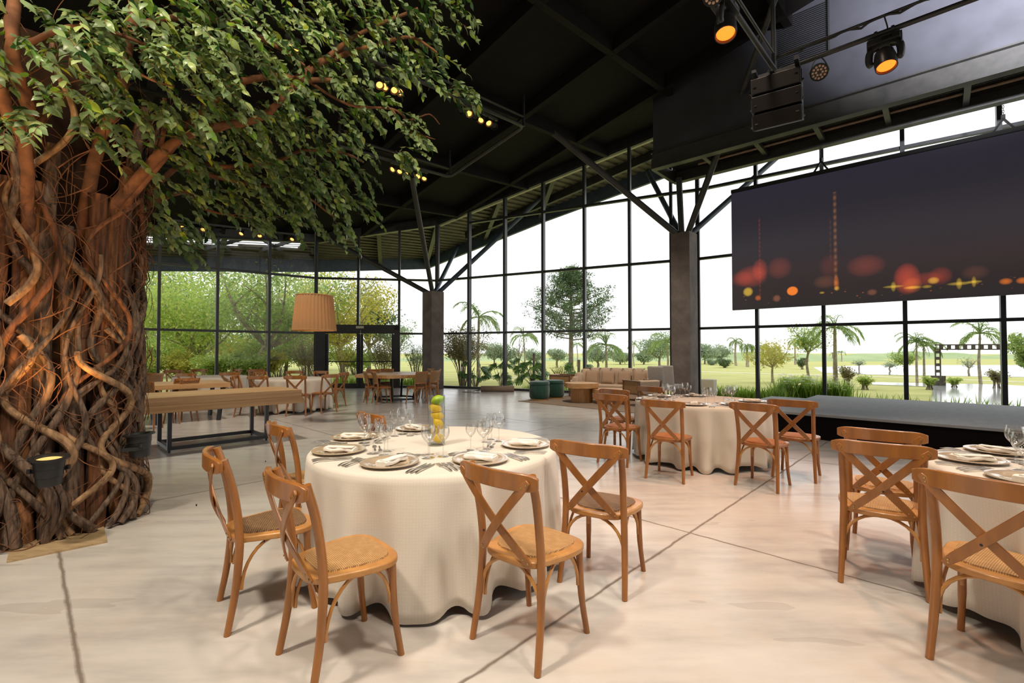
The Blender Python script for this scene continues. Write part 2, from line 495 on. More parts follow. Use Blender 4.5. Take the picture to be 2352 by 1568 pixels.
bw0 = -8.9
mb = MB(); mb.prism([(K2E.x, bw0-0.2), (FRE.x+1.5, bw0-0.2), (FRE.x+1.5, bw0), (K2E.x, bw0)], 0.0, lambda x, y: zroof(x, y)-0.05)
struct(mb.build('wall_back', mottled('wall_plaster', S(126, 120, 112), S(112, 106, 100), 1.2, 0.8), smooth=False))
# glazed facades -----------------------------------------------------
REVEAL = mottled('reveal_daylit', S(186, 180, 158), S(170, 164, 142), 4, 0.6)
trim_n = [0]
def trim(mb, m=BLACKF):
    trim_n[0] += 1
    return struct(mb.build('trim_%d' % trim_n[0], m, smooth=False))
WN = [0]
def facade(P0, d, ss, trans, skip_low=(), mull_w=0.085, head=True):
    nrm = Vector((-d.y, d.x))
    R = math.atan2(d.y, d.x)
    def pt(s, z=0.0): 
        p = P0+d*s; return Vector((p.x, p.y, z))
    def ztop(s):
        p = P0+d*s; return zroof(p.x, p.y)-0.30
    for i in range(len(ss)-1):
        s0, s1 = ss[i], ss[i+1]; WN[0] += 1
        root = node('window_%d' % WN[0], pt(s0), 0); struct(root)
        o = pt(s0)
        L = lambda v: v-o
        fr = MB()
        def post(s):
            fr.prism([tuple((L(pt(s))+Vector((d.x*u+nrm.x*w, d.y*u+nrm.y*w, 0))).xy) for u, w in ((-mull_w/2, -0.09), (mull_w/2, -0.09), (mull_w/2, 0.09), (-mull_w/2, 0.09))], 0.0, ztop(s))
        post(s0)
        if i == len(ss)-2: post(s1)
        low = i in skip_low
        for z in trans:
            if low and z < 2.5: continue
            if z < min(ztop(s0), ztop(s1))-0.15:
                fr.beam(L(pt(s0+mull_w/2, z)), L(pt(s1-mull_w/2, z)), 0.12, 0.075)
        fr.beam(L(pt(s0+mull_w/2, ztop(s0)-0.02)), L(pt(s1-mull_w/2, ztop(s1)-0.02)), 0.12, 0.08)
        if not low: fr.beam(L(pt(s0+mull_w/2, 0.04)), L(pt(s1-mull_w/2, 0.04)), 0.14, 0.08)
        fr.build('window_frame', BLACKF, root, smooth=False)
        zs = [0.08 if not low else 2.42]+[z for z in trans if not (low and z < 2.5)]
        zs = [z for z in zs if z < min(ztop(s0), ztop(s1))-0.2]
        gl = MB()
        z0 = zs[0]
        for k in range(len(zs)):
            za = zs[k]+(0.038 if k else 0)
            zb0 = zs[k+1]-0.038 if k+1 < len(zs) else ztop(s0)-0.06
            zb1 = zs[k+1]-0.038 if k+1 < len(zs) else ztop(s1)-0.06
            a0, a1 = s0+mull_w/2, s1-mull_w/2
            vs = []
            for w in (-0.005, 0.005):
                for s, z in ((a0, za), (a1, za), (a1, zb1), (a0, zb0)):
                    q = L(pt(s, z)); vs.append((q.x+nrm.x*w, q.y+nrm.y*w, q.z))
            gl.add(vs, [(0, 1, 2, 3), (7, 6, 5, 4), (0, 4, 5, 1), (1, 5, 6, 2), (2, 6, 7, 3), (3, 7, 4, 0)])
        gl.build('glass_pane', PANE, root, smooth=False)
    # reveal board outside the glass; daylight on it is put into the pale colour
    pl = MB(); p, q = pt(ss[0]), pt(ss[-1]); sg = 1 if (nrm.y > 0) else -1; w_ = nrm*(0.17*sg)
    pl.beam((p.x+w_.x, p.y+w_.y, ztop(ss[0])+0.01), (q.x+w_.x, q.y+w_.y, ztop(ss[-1])+0.01), 0.12, 0.1)
    trim(pl, REVEAL)
    # head beam under the roof
    mb = MB()
    p, q = pt(ss[0]), pt(ss[-1])
    mb.beam((p.x, p.y, ztop(ss[0])+0.12), (q.x, q.y, ztop(ss[-1])+0.12), 0.22, 0.26)
    return mb
TR = [2.1, 4.2, 6.3, 8.3]
ss = [0.0]+[onv(px, 700, C1, dF1)[0] for px in (1078, 1160, 1248, 1343, 1447)]+[(E1-C1).length]
trim(facade(C1, dF1, ss, TR))
trim(facade(E1, d2(E1, FR0), [0.0, (FR0-E1).length], TR))
sr = [0.0]+[onv(px, 800, FR0, dFR)[0] for px in (1740, 1893, 2080, 2305)]
sr += [sr[-1]+1.55, sr[-1]+3.1]
trim(facade(FR0, dFR, sr, TR))
sb = [0.0]+[onv(px, 700, K2, d2b)[0] for px in (823, 917)]+[(C1-K2).length]
trim(facade(K2, d2b, sb, TR, skip_low=(0, 1)))
sa = [0.0]+[onv(px, 700, K2, d2a)[0] for px in (618, 499, 365)]
sa += [sa[-1]+1.6, sa[-1]+3.2]
trim(facade(K2, d2a, sa, TR))

# double glass door in the left facade
door = node('door_1', (K2.x, K2.y, 0), math.atan2(d2b.y, d2b.x)); struct(door)
dw = sb[2]
mb = MB(); mb.box((0.2, 0, 1.21), (0.34, 0.2, 2.42)); mb.box((dw-0.09, 0, 1.21), (0.18, 0.2, 2.42)); mb.box((dw/2, 0, 2.33), (dw, 0.2, 0.20))
mb.build('door_frame', BLACKF, door, smooth=False)
c = (0.37+dw-0.18)/2; hw = (dw-0.18-0.37)/2
for sgn in (-1, 1):
    x0, x1 = (c-hw, c-0.005) if sgn < 0 else (c+0.005, c+hw)
    mb = MB(); w = 0.1
    mb.box(((x0+x1)/2, 0, 2.16), (x1-x0, 0.06, 0.13)); mb.box(((x0+x1)/2, 0, 0.09), (x1-x0, 0.06, 0.18))
    mb.box((x0+w/2, 0, 1.13), (w, 0.06, 1.9)); mb.box((x1-w/2, 0, 1.13), (w, 0.06, 1.9))
    leaf = mb.build('door_leaf', BLACKF, door, smooth=False)
    mb = MB(); mb.box(((x0+x1)/2, 0, 1.13), (x1-x0-2*w, 0.012, 1.92)); mb.build('glass_pane', PANE, leaf, smooth=False)
    mb = MB(); mb.tube([(x0+0.03, -0.08, 1.02), (x1-0.03, -0.08, 1.02)], 0.018); mb.box((x0+0.05, -0.05, 1.02), (0.05, 0.08, 0.1)); mb.box((x1-0.05, -0.05, 1.02), (0.05, 0.08, 0.1))
    mb.build('push_bar', BLACK, leaf)
mb = MB(); mb.box((c, -0.14, 2.33), (0.28, 0.06, 0.09)); mb.build('door_sensor', BEIGE, door, smooth=False)

# columns with their splayed steel struts
def column(cx, cy, w, rz, h, struts):
    mb = MB(); mb.box((0, 0, h/2), (w, w, h))
    o = mb.build('column', GREYC, smooth=False, bevel=0.015, loc=(cx, cy, 0), rz=rz)
    inv = Matrix.Rotation(-rz, 3, 'Z')
    for (x, y, z), r, mm in struts:
        q = inv @ (Vector((x, y, z))-Vector((cx, cy, 0)))
        b = Vector((q.x, q.y, 0)); b = b.normalized()*min(w*0.3, b.length*0.5); b.z = h-0.05
        k = MB(); k.tube([b, q], r, 12); k.build('strut', mm, o)
    return o
cl = column(-2.98, 17.72, 0.58, ANG_A, 3.66, [((-3.0, 13.4, 7.05), 0.085, STEEL), ((-7.3, 17.4, 5.85), 0.085, STEEL), ((1.1, 18.5, 7.45), 0.085, STEELB), ((-2.6, 22.3, 6.4), 0.085, STEELB)])
tag(cl, 'grey plastered corner column with splayed steel struts beside the glass doors', 'column', kind='structure')
cr = column(5.03, 13.68, 0.56, ANG_B, 4.85, [((0.95, 13.3, 7.85), 0.09, STEEL), ((4.85, 13.55, 6.45), 0.085, STEEL), ((5.45, 12.3, 6.7), 0.085, STEEL), ((8.6, 15.1, 7.7), 0.085, STEELB), ((4.95, 17.0, 7.95), 0.085, STEELB)])
tag(cr, 'grey plastered column with splayed steel struts between sofa and big screen', 'column', kind='structure')

# roof sheet with ribs, overhanging the glass; slatted opening over the left side
eave = [(-19.0, 12.5), (-8.7, 20.8), (-4.3, 23.6), (1.2, 20.1), (6.0, 17.6), (16.2, 10.4), (16.2, -9.5), (-19.0, -9.5)]
def spans(poly, b):
    pts = [toab(*p) for p in poly]; xs = []
    for i in range(len(pts)):
        (a1, b1), (a2, b2) = pts[i], pts[(i+1) % len(pts)]
        if (b1 > b) != (b2 > b): xs.append(a1+(b-b1)/(b2-b1)*(a2-a1))
    xs.sort(); return [(xs[i], xs[i+1]) for i in range(0, len(xs)-1, 2)]
def off_line(p, d, n): return p+Vector((-d.y, d.x))*n
nn = Vector((-0.632, 0.775))   # outward from the left facade
q0 = K2+d2a*0.2+nn*0.35; q1 = K2+d2a*0.2+nn*1.75; q2 = K2+d2a*5.2+nn*1.75; q3 = K2+d2a*5.2+nn*0.35
sky_poly = [tuple(q0), tuple(q1), tuple(q2), tuple(q3)]
ROOFM = mottled('roof_sheet', S(98, 91, 78), S(80, 75, 65), 3, 0.6)
mb = MB(); k = 0; b = -26.0; wv = 0.15
while b < 14:
    for (a0, a1) in spans(eave, b+wv/2):
        segs = [(a0, a1)]
        if True:
            for (h0, h1) in spans(sky_poly, b+wv/2):
                segs = [s for s in ((a0, h0), (h1, a1))]
        # only the part outside the black lining has to be drawn
        for (u0, u1) in segs:
            for (p0, p1) in [(u0, u1)]:
                if p1-p0 < 0.02: continue
                ci = spans(plan, b+wv/2)
                parts = [(p0, p1)]
                if ci:
                    c0, c1 = ci[0][0]+0.3, ci[-1][1]-0.3
                    parts = [(p0, min(p1, c0)), (max(p0, c1), p1)]
                for (r0, r1) in parts:
                    if r1-r0 < 0.02: continue
                    dz = 0.05 if k % 2 else 0.0
                    vs = []
                    for zz in (0.0, 0.06):
                        for (aa, bb) in ((r0, b), (r1, b), (r1, b+wv), (r0, b+wv)):
                            p = ab(aa, bb); vs.append((p.x, p.y, zroof(p.x, p.y)+dz+zz))
                    mb.add(vs, [(0, 1, 2, 3), (7, 6, 5, 4), (0, 4, 5, 1), (1, 5, 6, 2), (2, 6, 7, 3), (3, 7, 4, 0)])
    b += wv; k += 1
roof = struct(mb.build('roof', ROOFM, smooth=False))
mb = MB()
for i in range(5):
    (x1, y1), (x2, y2) = eave[i], eave[i+1]
    mb.beam((x1, y1, zroof(x1, y1)-0.17), (x2, y2, zroof(x2, y2)-0.17), 0.14, 0.66)
mb.build('fascia', STEELB, roof, smooth=False)
def lerp2(p, q, t): return Vector((p[0]+(q[0]-p[0])*t, p[1]+(q[1]-p[1])*t))
for (p, q) in ((K2+d2a*6, lerp2(eave[0], eave[1], 0.45)), (K2+d2a*3.0, lerp2(eave[0], eave[1], 0.72)), (K2, eave[1]), (K2+d2b*2.3, lerp2(eave[1], eave[2], 0.55)), (C1, eave[2]), (C1+dF1*2.9, lerp2(eave[2], eave[3], 0.55)), (C1+dF1*5.0, eave[3]), (E1, eave[4]), (FR0+dFR*4, lerp2(eave[4], eave[5], 0.5))):
    b_ = MB(); b_.beam((p[0], p[1], zroof(p[0], p[1])-0.15), (q[0], q[1], zroof(q[0], q[1])-0.15), 0.16, 0.3)
    b_.build('outrigger', STEEL, roof, smooth=False)
# long purlin half way along the overhang
b_ = MB()
for (p, q) in ((C1+Vector((0.9, 2.4)), E1+Vector((0.6, 1.5))),):
    b_.beam((p[0], p[1], zroof(p[0], p[1])-0.16), (q[0], q[1], zroof(q[0], q[1])-0.16), 0.14, 0.3)
b_.build('outrigger', STEEL, roof, smooth=False)
# thin slats across the opening
for i in range(7):
    p = K2+d2a*0.2+nn*(0.45+0.2*i); q = K2+d2a*5.2+nn*(0.45+0.2*i)
    b_ = MB(); b_.beam((p.x, p.y, zroof(p.x, p.y)), (q.x, q.y, zroof(q.x, q.y)), 0.05, 0.02); b_.build('slat', ROOFM, roof, smooth=False)
# braces below the slatted opening
for (u, w) in ((0.6, 1.6), (1.9, 0.8), (2.2, 3.4), (3.5, 2.6), (4.0, 5.0)):
    p = K2+d2a*u+nn*0.35; q = K2+d2a*w+nn*1.75
    b_ = MB(); b_.beam((p.x, p.y, zroof(p.x, p.y)-0.12), (q.x, q.y, zroof(q.x, q.y)-0.12), 0.07, 0.12); b_.build('brace', STEEL, roof, smooth=False)

# bulkhead wall, service walkway beneath it
Q0 = Vector((3.81, 12.80)); dQ = Vector((0.7397, -0.673)).normalized(); nQ = Vector((-dQ.y, dQ.x))
QL = 11.5
def qp(s, w): 
    p = Q0+dQ*s+nQ*w; return p
poly = [tuple(qp(0.05, 0.05)), tuple(qp(QL, 0.05)), tuple(qp(QL, 0.25)), tuple(qp(0.05, 0.25))]
mb = MB(); mb.prism(poly, 6.86, lambda x, y: zroof(x, y)-0.04)
wall = struct(mb.build('wall_right', BULK, smooth=False))
mb = MB()
v0, v1 = onv(1783, 130, qp(0, 0.04), dQ), onv(1902, 52, qp(0, 0.04), dQ)
a0 = qp(v0[0], 0.03); a1 = qp(v1[0], 0.03)
for i in range(26):
    z = v0[1]-0.2+i*(v1[1]-v0[1]+0.2)/25 if False else 7.9+i*0.045
    mb.beam((a0.x, a0.y, z), (a1.x, a1.y, z), 0.03, 0.012)
for p in (a0, a1): mb.beam((p.x, p.y, 7.86), (p.x, p.y, 9.07), 0.04, 0.04, up=(1, 0, 0))
vent = mb.build('wall_vent', BLACK, wall, smooth=False)
wk = node('walkway', (Q0.x, Q0.y, 0), math.atan2(dQ.y, dQ.x)); struct(wk, 'black steel service walkway with mesh floor under the bulkhead')
WB = 1.5
mb = MB()
for zz, hh in ((6.415, 0.03), (6.845, 0.03)): mb.box((QL/2, 0.1, zz), (QL, 0.22, hh))
mb.box((QL/2, 0.1, 6.63), (QL, 0.03, 0.42)); mb.build('front_beam', STEEL, wk, smooth=False)
mb = MB()
for zz, hh in ((6.415, 0.03), (6.765, 0.03)): mb.box((QL/2, WB, zz), (QL, 0.2, hh))
mb.box((QL/2, WB, 6.59), (QL, 0.03, 0.34)); mb.build('back_beam', STEEL, wk, smooth=False)
for i in range(10):
    x = 0.02+i*1.25
    k = MB(); k.box((x, (0.1+WB)/2, 6.56), (0.1, WB-0.1, 0.1 if i else 0.3)); k.build('cross_joist', STEEL, wk, smooth=False)
MESHM = mottled('expanded_mesh', S(60, 52, 46), S(44, 38, 34), 20, 0.5, metal=0.4)
mb = MB()
for i in range(15): mb.box((QL/2+0.6, 0.15+i*0.092, 6.66), (QL-1.4, 0.02, 0.015))
for i in range(230): mb.box((1.3+i*0.045, (0.1+WB)/2, 6.675), (0.012, WB-0.15, 0.01), rz=0.35 if i % 2 else -0.35)
mb.build('mesh_floor', MESHM, wk, smooth=False)
mb = MB(); mb.box((QL/2+0.1, (0.1+WB)/2, 6.72), (QL-0.1, WB-0.12, 0.02)); mb.build('dark_backing', BLACK, wk, smooth=False)  # added dark sheet, stops bright sky showing through the mesh
for w in (0.5, 1.05):
    k = MB(); k.tube([(0.9, w, 6.62), (QL, w, 6.62)], 0.03, 8); k.build('conduit', mottled('conduit_copper', S(150, 120, 98), S(120, 96, 80), 12, 0.4), wk)

# stage
sa0, sb0 = toab(4.35, 8.07)
st = thing('stage', 'low grey carpeted stage with black skirt below the big screen', 'stage', ab(sa0, sb0), ANG_A)
# local x = A, local y = -B
SL = 7.2; SDp = 3.87
mb = MB(); mb.box((SDp/2, -SL/2, 0.39), (SDp, SL, 0.04)); mb.build('deck', STAGEM, st, smooth=False, bevel=0.006)
mb = MB(); mb.box((SDp/2, -SL/2, 0.186), (SDp-0.06, SL-0.06, 0.368)); mb.build('skirt', SKIRT, st, smooth=False)
t2 = thing('stage_step', 'small grey carpeted step platform at the left end of the stage', 'platform', ab(sa0+1.2, sb0-0.02), ANG_A)
mb = MB(); mb.box((1.15, 0.42, 0.33), (2.3, 0.84, 0.04)); mb.build('deck', STAGEM, t2, smooth=False, bevel=0.006)
mb = MB(); mb.box((1.15, 0.42, 0.155), (2.24, 0.78, 0.31)); mb.build('skirt', SKIRT, t2, smooth=False)

# big screen hung under the walkway
X0 = Vector((5.99, 12.76)); dX = Vector((0.7325, -0.681)).normalized()
SW, Z0, Z1 = 8.2, 2.53, 5.72
def screen_mat():
    m, t = mat('screen_picture', (0.004, 0.004, 0.005, 1), 0.35, spec=0.3)
    v = t.coord('Object'); sp = t.add('ShaderNodeSeparateXYZ'); t.link(v, sp.inputs[0])
    x, z = sp.outputs[0], sp.outputs[2]
    base = t.ramp(t.math('DIVIDE', z, Z1-Z0), [(0.0, S(52, 46, 44)), (0.13, S(58, 48, 46)), (0.28, S(66, 54, 54)), (0.5, S(62, 58, 62)), (0.75, S(50, 46, 54)), (1.0, S(50, 46, 60))])
    nz = t.noise(t.coord('Object', (0.35, 1, 1.2)), 0.7, 2)
    base = t.mix(t.math('MULTIPLY', nz, 0.45), base, S(44, 40, 46))
    tot = base
    def blob(px, py, rx, rz, col, k, soft=1.0):
        nonlocal tot
        s, zz = onv(px, py, X0, dX); zz -= Z0
        a = t.math('POWER', t.math('DIVIDE', t.math('SUBTRACT', x, s), rx), 2.0)
        b = t.math('POWER', t.math('DIVIDE', t.math('SUBTRACT', z, zz), rz), 2.0)
        f = t.math('SUBTRACT', 1.0, t.math('ADD', a, b), clamp=True)
        f = t.math('MULTIPLY', f, k*0.72)
        if soft < 1: f = t.math('MINIMUM', t.math('MULTIPLY', f, 1/soft), k)
        nd = t.mix(1.0, tot, t.mix(f, (0, 0, 0, 1), col), 'ADD'); tot = nd
    R1, R2, OR, YE, BR = S(200, 70, 44), S(150, 62, 44), S(255, 130, 20), S(220, 180, 50), S(120, 70, 46)
    for a in [(1725, 635, 0.42, 0.3, R1, 0.55), (1745, 620, 0.2, 0.3, R1, 0.6), (1705, 640, 0.3, 0.22, R1, 0.35), (1790, 615, 0.3, 0.3, R2, 0.5),
              (1718, 670, 0.13, 0.13, YE, 0.75, 0.5), (1741, 684, 0.08, 0.08, OR, 0.6), (1784, 685, 0.1, 0.1, BR, 1.0, 0.6), (1820, 668, 0.13, 0.12, OR, 1.4, 0.4),
              (1988, 610, 0.38, 0.27, R2, 0.55), (1895, 647, 0.26, 0.17, BR, 0.6), (1905, 610, 0.22, 0.3, R2, 0.25),
              (2083, 640, 0.24, 0.36, R1, 1.0), (2095, 655, 0.18, 0.18, OR, 0.35), (2130, 640, 0.26, 0.16, R1, 0.4), (2160, 633, 0.2, 0.2, R1, 0.4), (2144, 644, 0.1, 0.08, YE, 0.6, 0.6),
              (2052, 658, 0.2, 0.035, YE, 0.7), (2052, 658, 0.05, 0.12, YE, 0.7), (2096, 660, 0.16, 0.04, YE, 0.9), (2203, 651, 0.2, 0.04, YE, 0.7), (2203, 651, 0.05, 0.13, YE, 0.7), (2237, 647, 0.13, 0.035, YE, 0.7), (2237, 647, 0.04, 0.12, YE, 0.7),
              (2129, 658, 0.09, 0.04, YE, 0.6), (2310, 646, 0.1, 0.07, OR, 0.8), (2348, 644, 0.09, 0.07, OR, 0.8), (2240, 625, 0.22, 0.16, BR, 0.4), (2003, 671, 0.1, 0.08, BR, 0.8, 0.6),
              (1921, 650, 0.06, 0.2, OR, 0.5), (1922, 662, 0.06, 0.06, YE, 0.7), (1888, 672, 0.06, 0.03, YE, 0.8)]:
        blob(*a)
    # beaded vertical streaks
    for (px, ya, yb, w, col, kk, fq) in ((1920, 440, 665, 0.045, S(170, 110, 60), 0.5, 40.0), (1746, 500, 690, 0.03, S(170, 60, 50), 0.3, 55.0), (1908, 500, 600, 0.03, S(130, 60, 50), 0.25, 45.0)):
        s, za = onv(px, ya, X0, dX); s, zb = onv(px, yb, X0, dX)
        f = t.math('SUBTRACT', 1.0, t.math('DIVIDE', t.math('ABSOLUTE', t.math('SUBTRACT', x, s)), w), clamp=True)
        f = t.math('MULTIPLY', f, t.math('MULTIPLY', t.math('LESS_THAN', z, za-Z0), t.math('GREATER_THAN', z, zb-Z0)))
        bead = t.math('ADD', 0.6, t.math('MULTIPLY', t.math('SINE', t.math('MULTIPLY', z, fq)), 0.4))
        f = t.math('MULTIPLY', t.math('MULTIPLY', f, bead), kk)
        tot = t.mix(1.0, tot, t.mix(f, (0, 0, 0, 1), col), 'ADD')
    # little specks along the foot of the picture
    vo = t.add('ShaderNodeTexVoronoi'); vo.inputs['Scale'].default_value = 7.0; t.link(t.coord('Object', (1, 1, 1.6)), vo.inputs['Vector'])
    f = t.math('SUBTRACT', 1.0, t.math('MULTIPLY', vo.outputs['Distance'], 5.5), clamp=True)
    band = t.math('MULTIPLY', t.math('GREATER_THAN', z, 0.12), t.math('LESS_THAN', z, 0.36))
    tot = t.mix(1.0, tot, t.mix(t.math('MULTIPLY', t.math('MULTIPLY', f, band), 0.55), (0, 0, 0, 1), S(230, 120, 50)), 'ADD')
    t.link(tot, t.p.inputs['Emission Color']); t.p.inputs['Emission Strength'].default_value = 0.85
    return m
sc = thing('led_screen', 'wide dark screen showing blurred orange lights hung above the stage', 'screen', (X0.x, X0.y, Z0), math.atan2(dX.y, dX.x))
mb = MB(); mb.box((SW/2, 0.06, (Z1-Z0)/2), (SW, 0.1, Z1-Z0)); mb.build('screen_back', BLACK, sc, smooth=False)
mb = MB(); mb.box((SW/2, 0.003, (Z1-Z0)/2), (SW-0.01, 0.006, Z1-Z0-0.01)); mb.build('display', screen_mat(), sc, smooth=False)
mb = MB(); mb.box((SW/2, 0.05, Z1-Z0+0.05), (SW, 0.14, 0.09)); mb.build('top_rail', BLACK, sc, smooth=False)
def chain(px, lab):
    s, z = onv(px, 390, X0, dX); p = X0+dX*s
    top = 6.4; r = thing('hanging_chain', lab, 'chain', (p.x, p.y+0.04, Z1+0.095), math.atan2(dX.y, dX.x), 'chains holding up the big screen')
    mb = MB(); zz = 0.30; i = 0; H = top-Z1-0.1
    while zz < H-0.02:
        pts = [(0.014*math.cos(a) if i % 2 else 0, 0 if i % 2 else 0.014*math.cos(a), zz+0.03+0.03*math.sin(a)) for a in [2*PI*q/10 for q in range(11)]]
        mb.tube(pts, 0.005, 5, cap=False); zz += 0.046; i += 1
    mb.build('chain_links', BLACK, r)
    mb = MB(); mb.box((0, 0, 0.27), (0.06, 0.05, 0.09)); mb.build('hook_block', BLACK, r, smooth=False, bevel=0.008)
    mb = MB(); mb.beam((0, 0, 0.23), (-0.14, 0, 0.0), 0.03, 0.04); mb.beam((0, 0, 0.23), (0.14, 0, 0.0), 0.03, 0.04); mb.build('sling', BLACK, r, smooth=False)
chain(1888, 'hanging chain with hook on the left half of the big screen')
chain(2312, 'hanging chain with forked sling on the right of the big screen')
# ================================================================== chairs
def post_path(sx):
    return smoothpath([(sx*0.206, -0.222, 0.0), (sx*0.196, -0.188, 0.2), (sx*0.187, -0.170, 0.42), (sx*0.186, -0.180, 0.58), (sx*0.190, -0.208, 0.74), (sx*0.193, -0.246, 0.872)], 4)
def seat_outline(k=1.0, oy=0.0, n=40):
    pts = []
    for i in range(n):
        a = 2*PI*i/n
        c, s = math.cos(a), math.sin(a)
        e = 2/3.4
        x = math.copysign(abs(c)**e, c); y = math.copysign(abs(s)**e, s)
        w = 0.208+0.024*y           # wider at the front
        px, py = x*w, y*0.212
        if -0.19 < py < -0.05 and abs(x) > 0.9: px *= 0.955
        pts.append((px*k, py*k+oy))
    return pts
def rail_y(x): return -0.262-0.052*(1-(x/0.24)**2)
def arch(p, q, top, n=14):
    p, q = Vector(p), Vector(q); out = []
    for i in range(n+1):
        a = PI*i/n
        c = (p+q)/2-(q-p)/2*math.cos(a)
        out.append(Vector((c.x, c.y, p.z+(top-p.z)*math.sin(a)**0.8)))
    return out
def leg_front(sx):
    mb = MB(); mb.tube(smoothpath([(sx*0.190, 0.196, 0.0), (sx*0.176, 0.168, 0.2), (sx*0.172, 0.155, 0.435)], 4), [0.0155]*4+[0.0175]*4+[0.019], 10); return mb
def make_chair(name, label, cat, style, pad_mat, seat_mat):
    t = thing(name, label, cat)
    mb = MB(); mb.prism(seat_outline(), 0.428, 0.460); seat = mb.build('seat', seat_mat, t, bevel=0.007)
    if style == 'cross':
        mb = MB(); n = 40
        o1, o2, o3 = seat_outline(0.80, 0.008), seat_outline(0.785, 0.008), seat_outline(0.5, 0.008)
        vs = [(x, y, 0.458) for x, y in o1]+[(x, y, 0.468) for x, y in o2]+[(x, y, 0.474) for x, y in o3]+[(0, 0.008, 0.476)]
        fs = [(i, (i+1) % n, n+(i+1) % n, n+i) for i in range(n)]+[(n+i, n+(i+1) % n, 2*n+(i+1) % n, 2*n+i) for i in range(n)]+[(2*n+i, 2*n+(i+1) % n, 3*n) for i in range(n)]
        mb.add(vs, fs); mb.build('cane_seat', pad_mat, t)
    else:
        mb = MB(); n = 40
        o1, o2 = seat_outline(0.93), seat_outline(0.7)
        vs = [(x, y, 0.458) for x, y in o1]+[(x, y, 0.482) for x, y in o2]+[(0, 0, 0.486)]
        mb.add(vs, [(i, (i+1) % n, n+(i+1) % n, n+i) for i in range(n)]+[(n+i, n+(i+1) % n, 2*n) for i in range(n)]); mb.build('seat_pad', pad_mat, t)
    for sx in (-1, 1):
        leg_front(sx).build('leg', W_CHAIR, t)
        mb = MB(); pp = post_path(sx); mb.tube(pp, [0.016+0.004*min(1, i/7) for i in range(len(pp))], 10); mb.build('leg', W_CHAIR, t)
    for (p, q, top) in (((-0.186, -0.172, 0.21), (0.186, -0.172, 0.21), 0.43), ((-0.172, 0.158, 0.25), (0.172, 0.158, 0.25), 0.425)):
        mb = MB(); mb.tube(arch(p, q, top), 0.0095, 7); mb.build('arch_brace', W_SEAT, t)
    for sx in (-1, 1):
        for (p, q, c) in (((sx*0.182, -0.158, 0.20), (sx*0.165, 0.0, 0.43), 0), ((sx*0.170, 0.146, 0.25), (sx*0.16, 0.03, 0.43), 0)):
            p, q = Vector(p), Vector(q); pts = []
            for i in range(9):
                a = PI/2*i/8
                pts.append(Vector((p.x+(q.x-p.x)*(1-math.cos(a)), p.y+(q.y-p.y)*(1-math.cos(a)), p.z+(q.z-p.z)*math.sin(a))))
            mb = MB(); mb.tube(pts, 0.0085, 7); mb.build('arch_brace', W_SEAT, t)
    if style == 'cross':
        # bent top rail
        mb = MB(); n = 25; vs = []
        for i in range(n):
            x = -0.243+0.486*i/(n-1); y = rail_y(x)
            e = min(i, n-1-i); h = 0.040*(1 if e > 3 else (0.62, 0.82, 0.93, 0.98)[e])
            zc = 0.846+0.004*(1-(x/0.243)**2)
            nx, ny = (0.104*x/0.0576), -1.0
            l = math.hypot(nx, ny); nx /= l; ny /= l
            tl = 0.012
            for (sn, sz) in ((-1, -1), (1, -1), (1, 1), (-1, 1)):
                vs.append((x+nx*tl*sn, y+ny*tl*sn, zc+h*sz+(0.0)))
        fs = []
        for i in range(n-1):
            for j in range(4): fs.append((i*4+j, (i+1)*4+j, (i+1)*4+(j+1) % 4, i*4+(j+1) % 4))
        fs += [(0, 1, 2, 3), tuple((n-1)*4+j for j in (3, 2, 1, 0))]
        mb.add(vs, fs); mb.build('top_rail', W_CHAIR, t, bevel=0.005)
        for sx in (-1, 1):
            pts = []; n = 17; off = 0.012 if sx > 0 else 0.0
            for i in range(n):
                k = i/(n-1); x = sx*(0.212-0.366*k); z = 0.858-0.406*k
                yt = rail_y(0.212)-0.020; yb = -0.206
                y = yt+(yb-yt)*k-0.022*math.sin(PI*k)-off*math.sin(PI*k)
                pts.append((x, y, z))
            mb = MB(); mb.strip(pts, 0.043, 0.011, (0, -1, 0), round_end=2)
            sl = mb.build('cross_slat', W_CHAIR, t, bevel=0.003)
            for (k, dx) in ((0.035, 0), (0.075, 0), (0.93, 0), (0.965, 0)):
                x = sx*(0.212-0.366*k); z = 0.858-0.406*k; yt = rail_y(0.212)-0.020; yb = -0.207
                y = yt+(yb-yt)*k-(0.022+off)*math.sin(PI*k)-0.0065
                mb = MB(); mb.blob((x+0.006*(1 if k in (0.035, 0.965) else -1), y, z), (0.005, 0.003, 0.005), 8, 4); mb.build('screw', BRASS, sl)
        mb = MB(); mb.blob((0, rail_y(0.2)-0.070, 0.618), (0.006, 0.004, 0.006), 8, 4); mb.build('centre_bolt', BLACK, t)
    else:
        for (z, h, nm) in ((0.85, 0.05, 'top_rail'), (0.565, 0.045, 'lower_rail')):
            mb = MB(); pts = []
            for i in range(9):
                x = -0.19+0.38*i/8; yy = -0.236 if z > 0.7 else -0.184
                pts.append((x, yy-0.025*(1-(x/0.19)**2), z))
            mb.strip(pts, h, 0.02, (0, -1, 0)); mb.build(nm, W_CHAIR, t, bevel=0.004)
        mb = MB(); vs = []; fs = []
        for j in range(2):
            for i in range(9):
                x = -0.185+0.37*i/8
                yy = (-0.184, -0.236)[j]-0.025*(1-(x/0.19)**2)
                vs += [(x, yy-0.003, (0.58, 0.835)[j]), (x, yy+0.003, (0.58, 0.835)[j])]
        for i in range(8):
            a = i*2; b = a+18
            fs += [(a, a+2, b+2, b), (a+1, b+1, b+3, a+3)]
        mb.add(vs, fs); mb.build('cane_panel', PANEL_CANE, t)
    return t
CROSS_LBL = {}
proto = {}
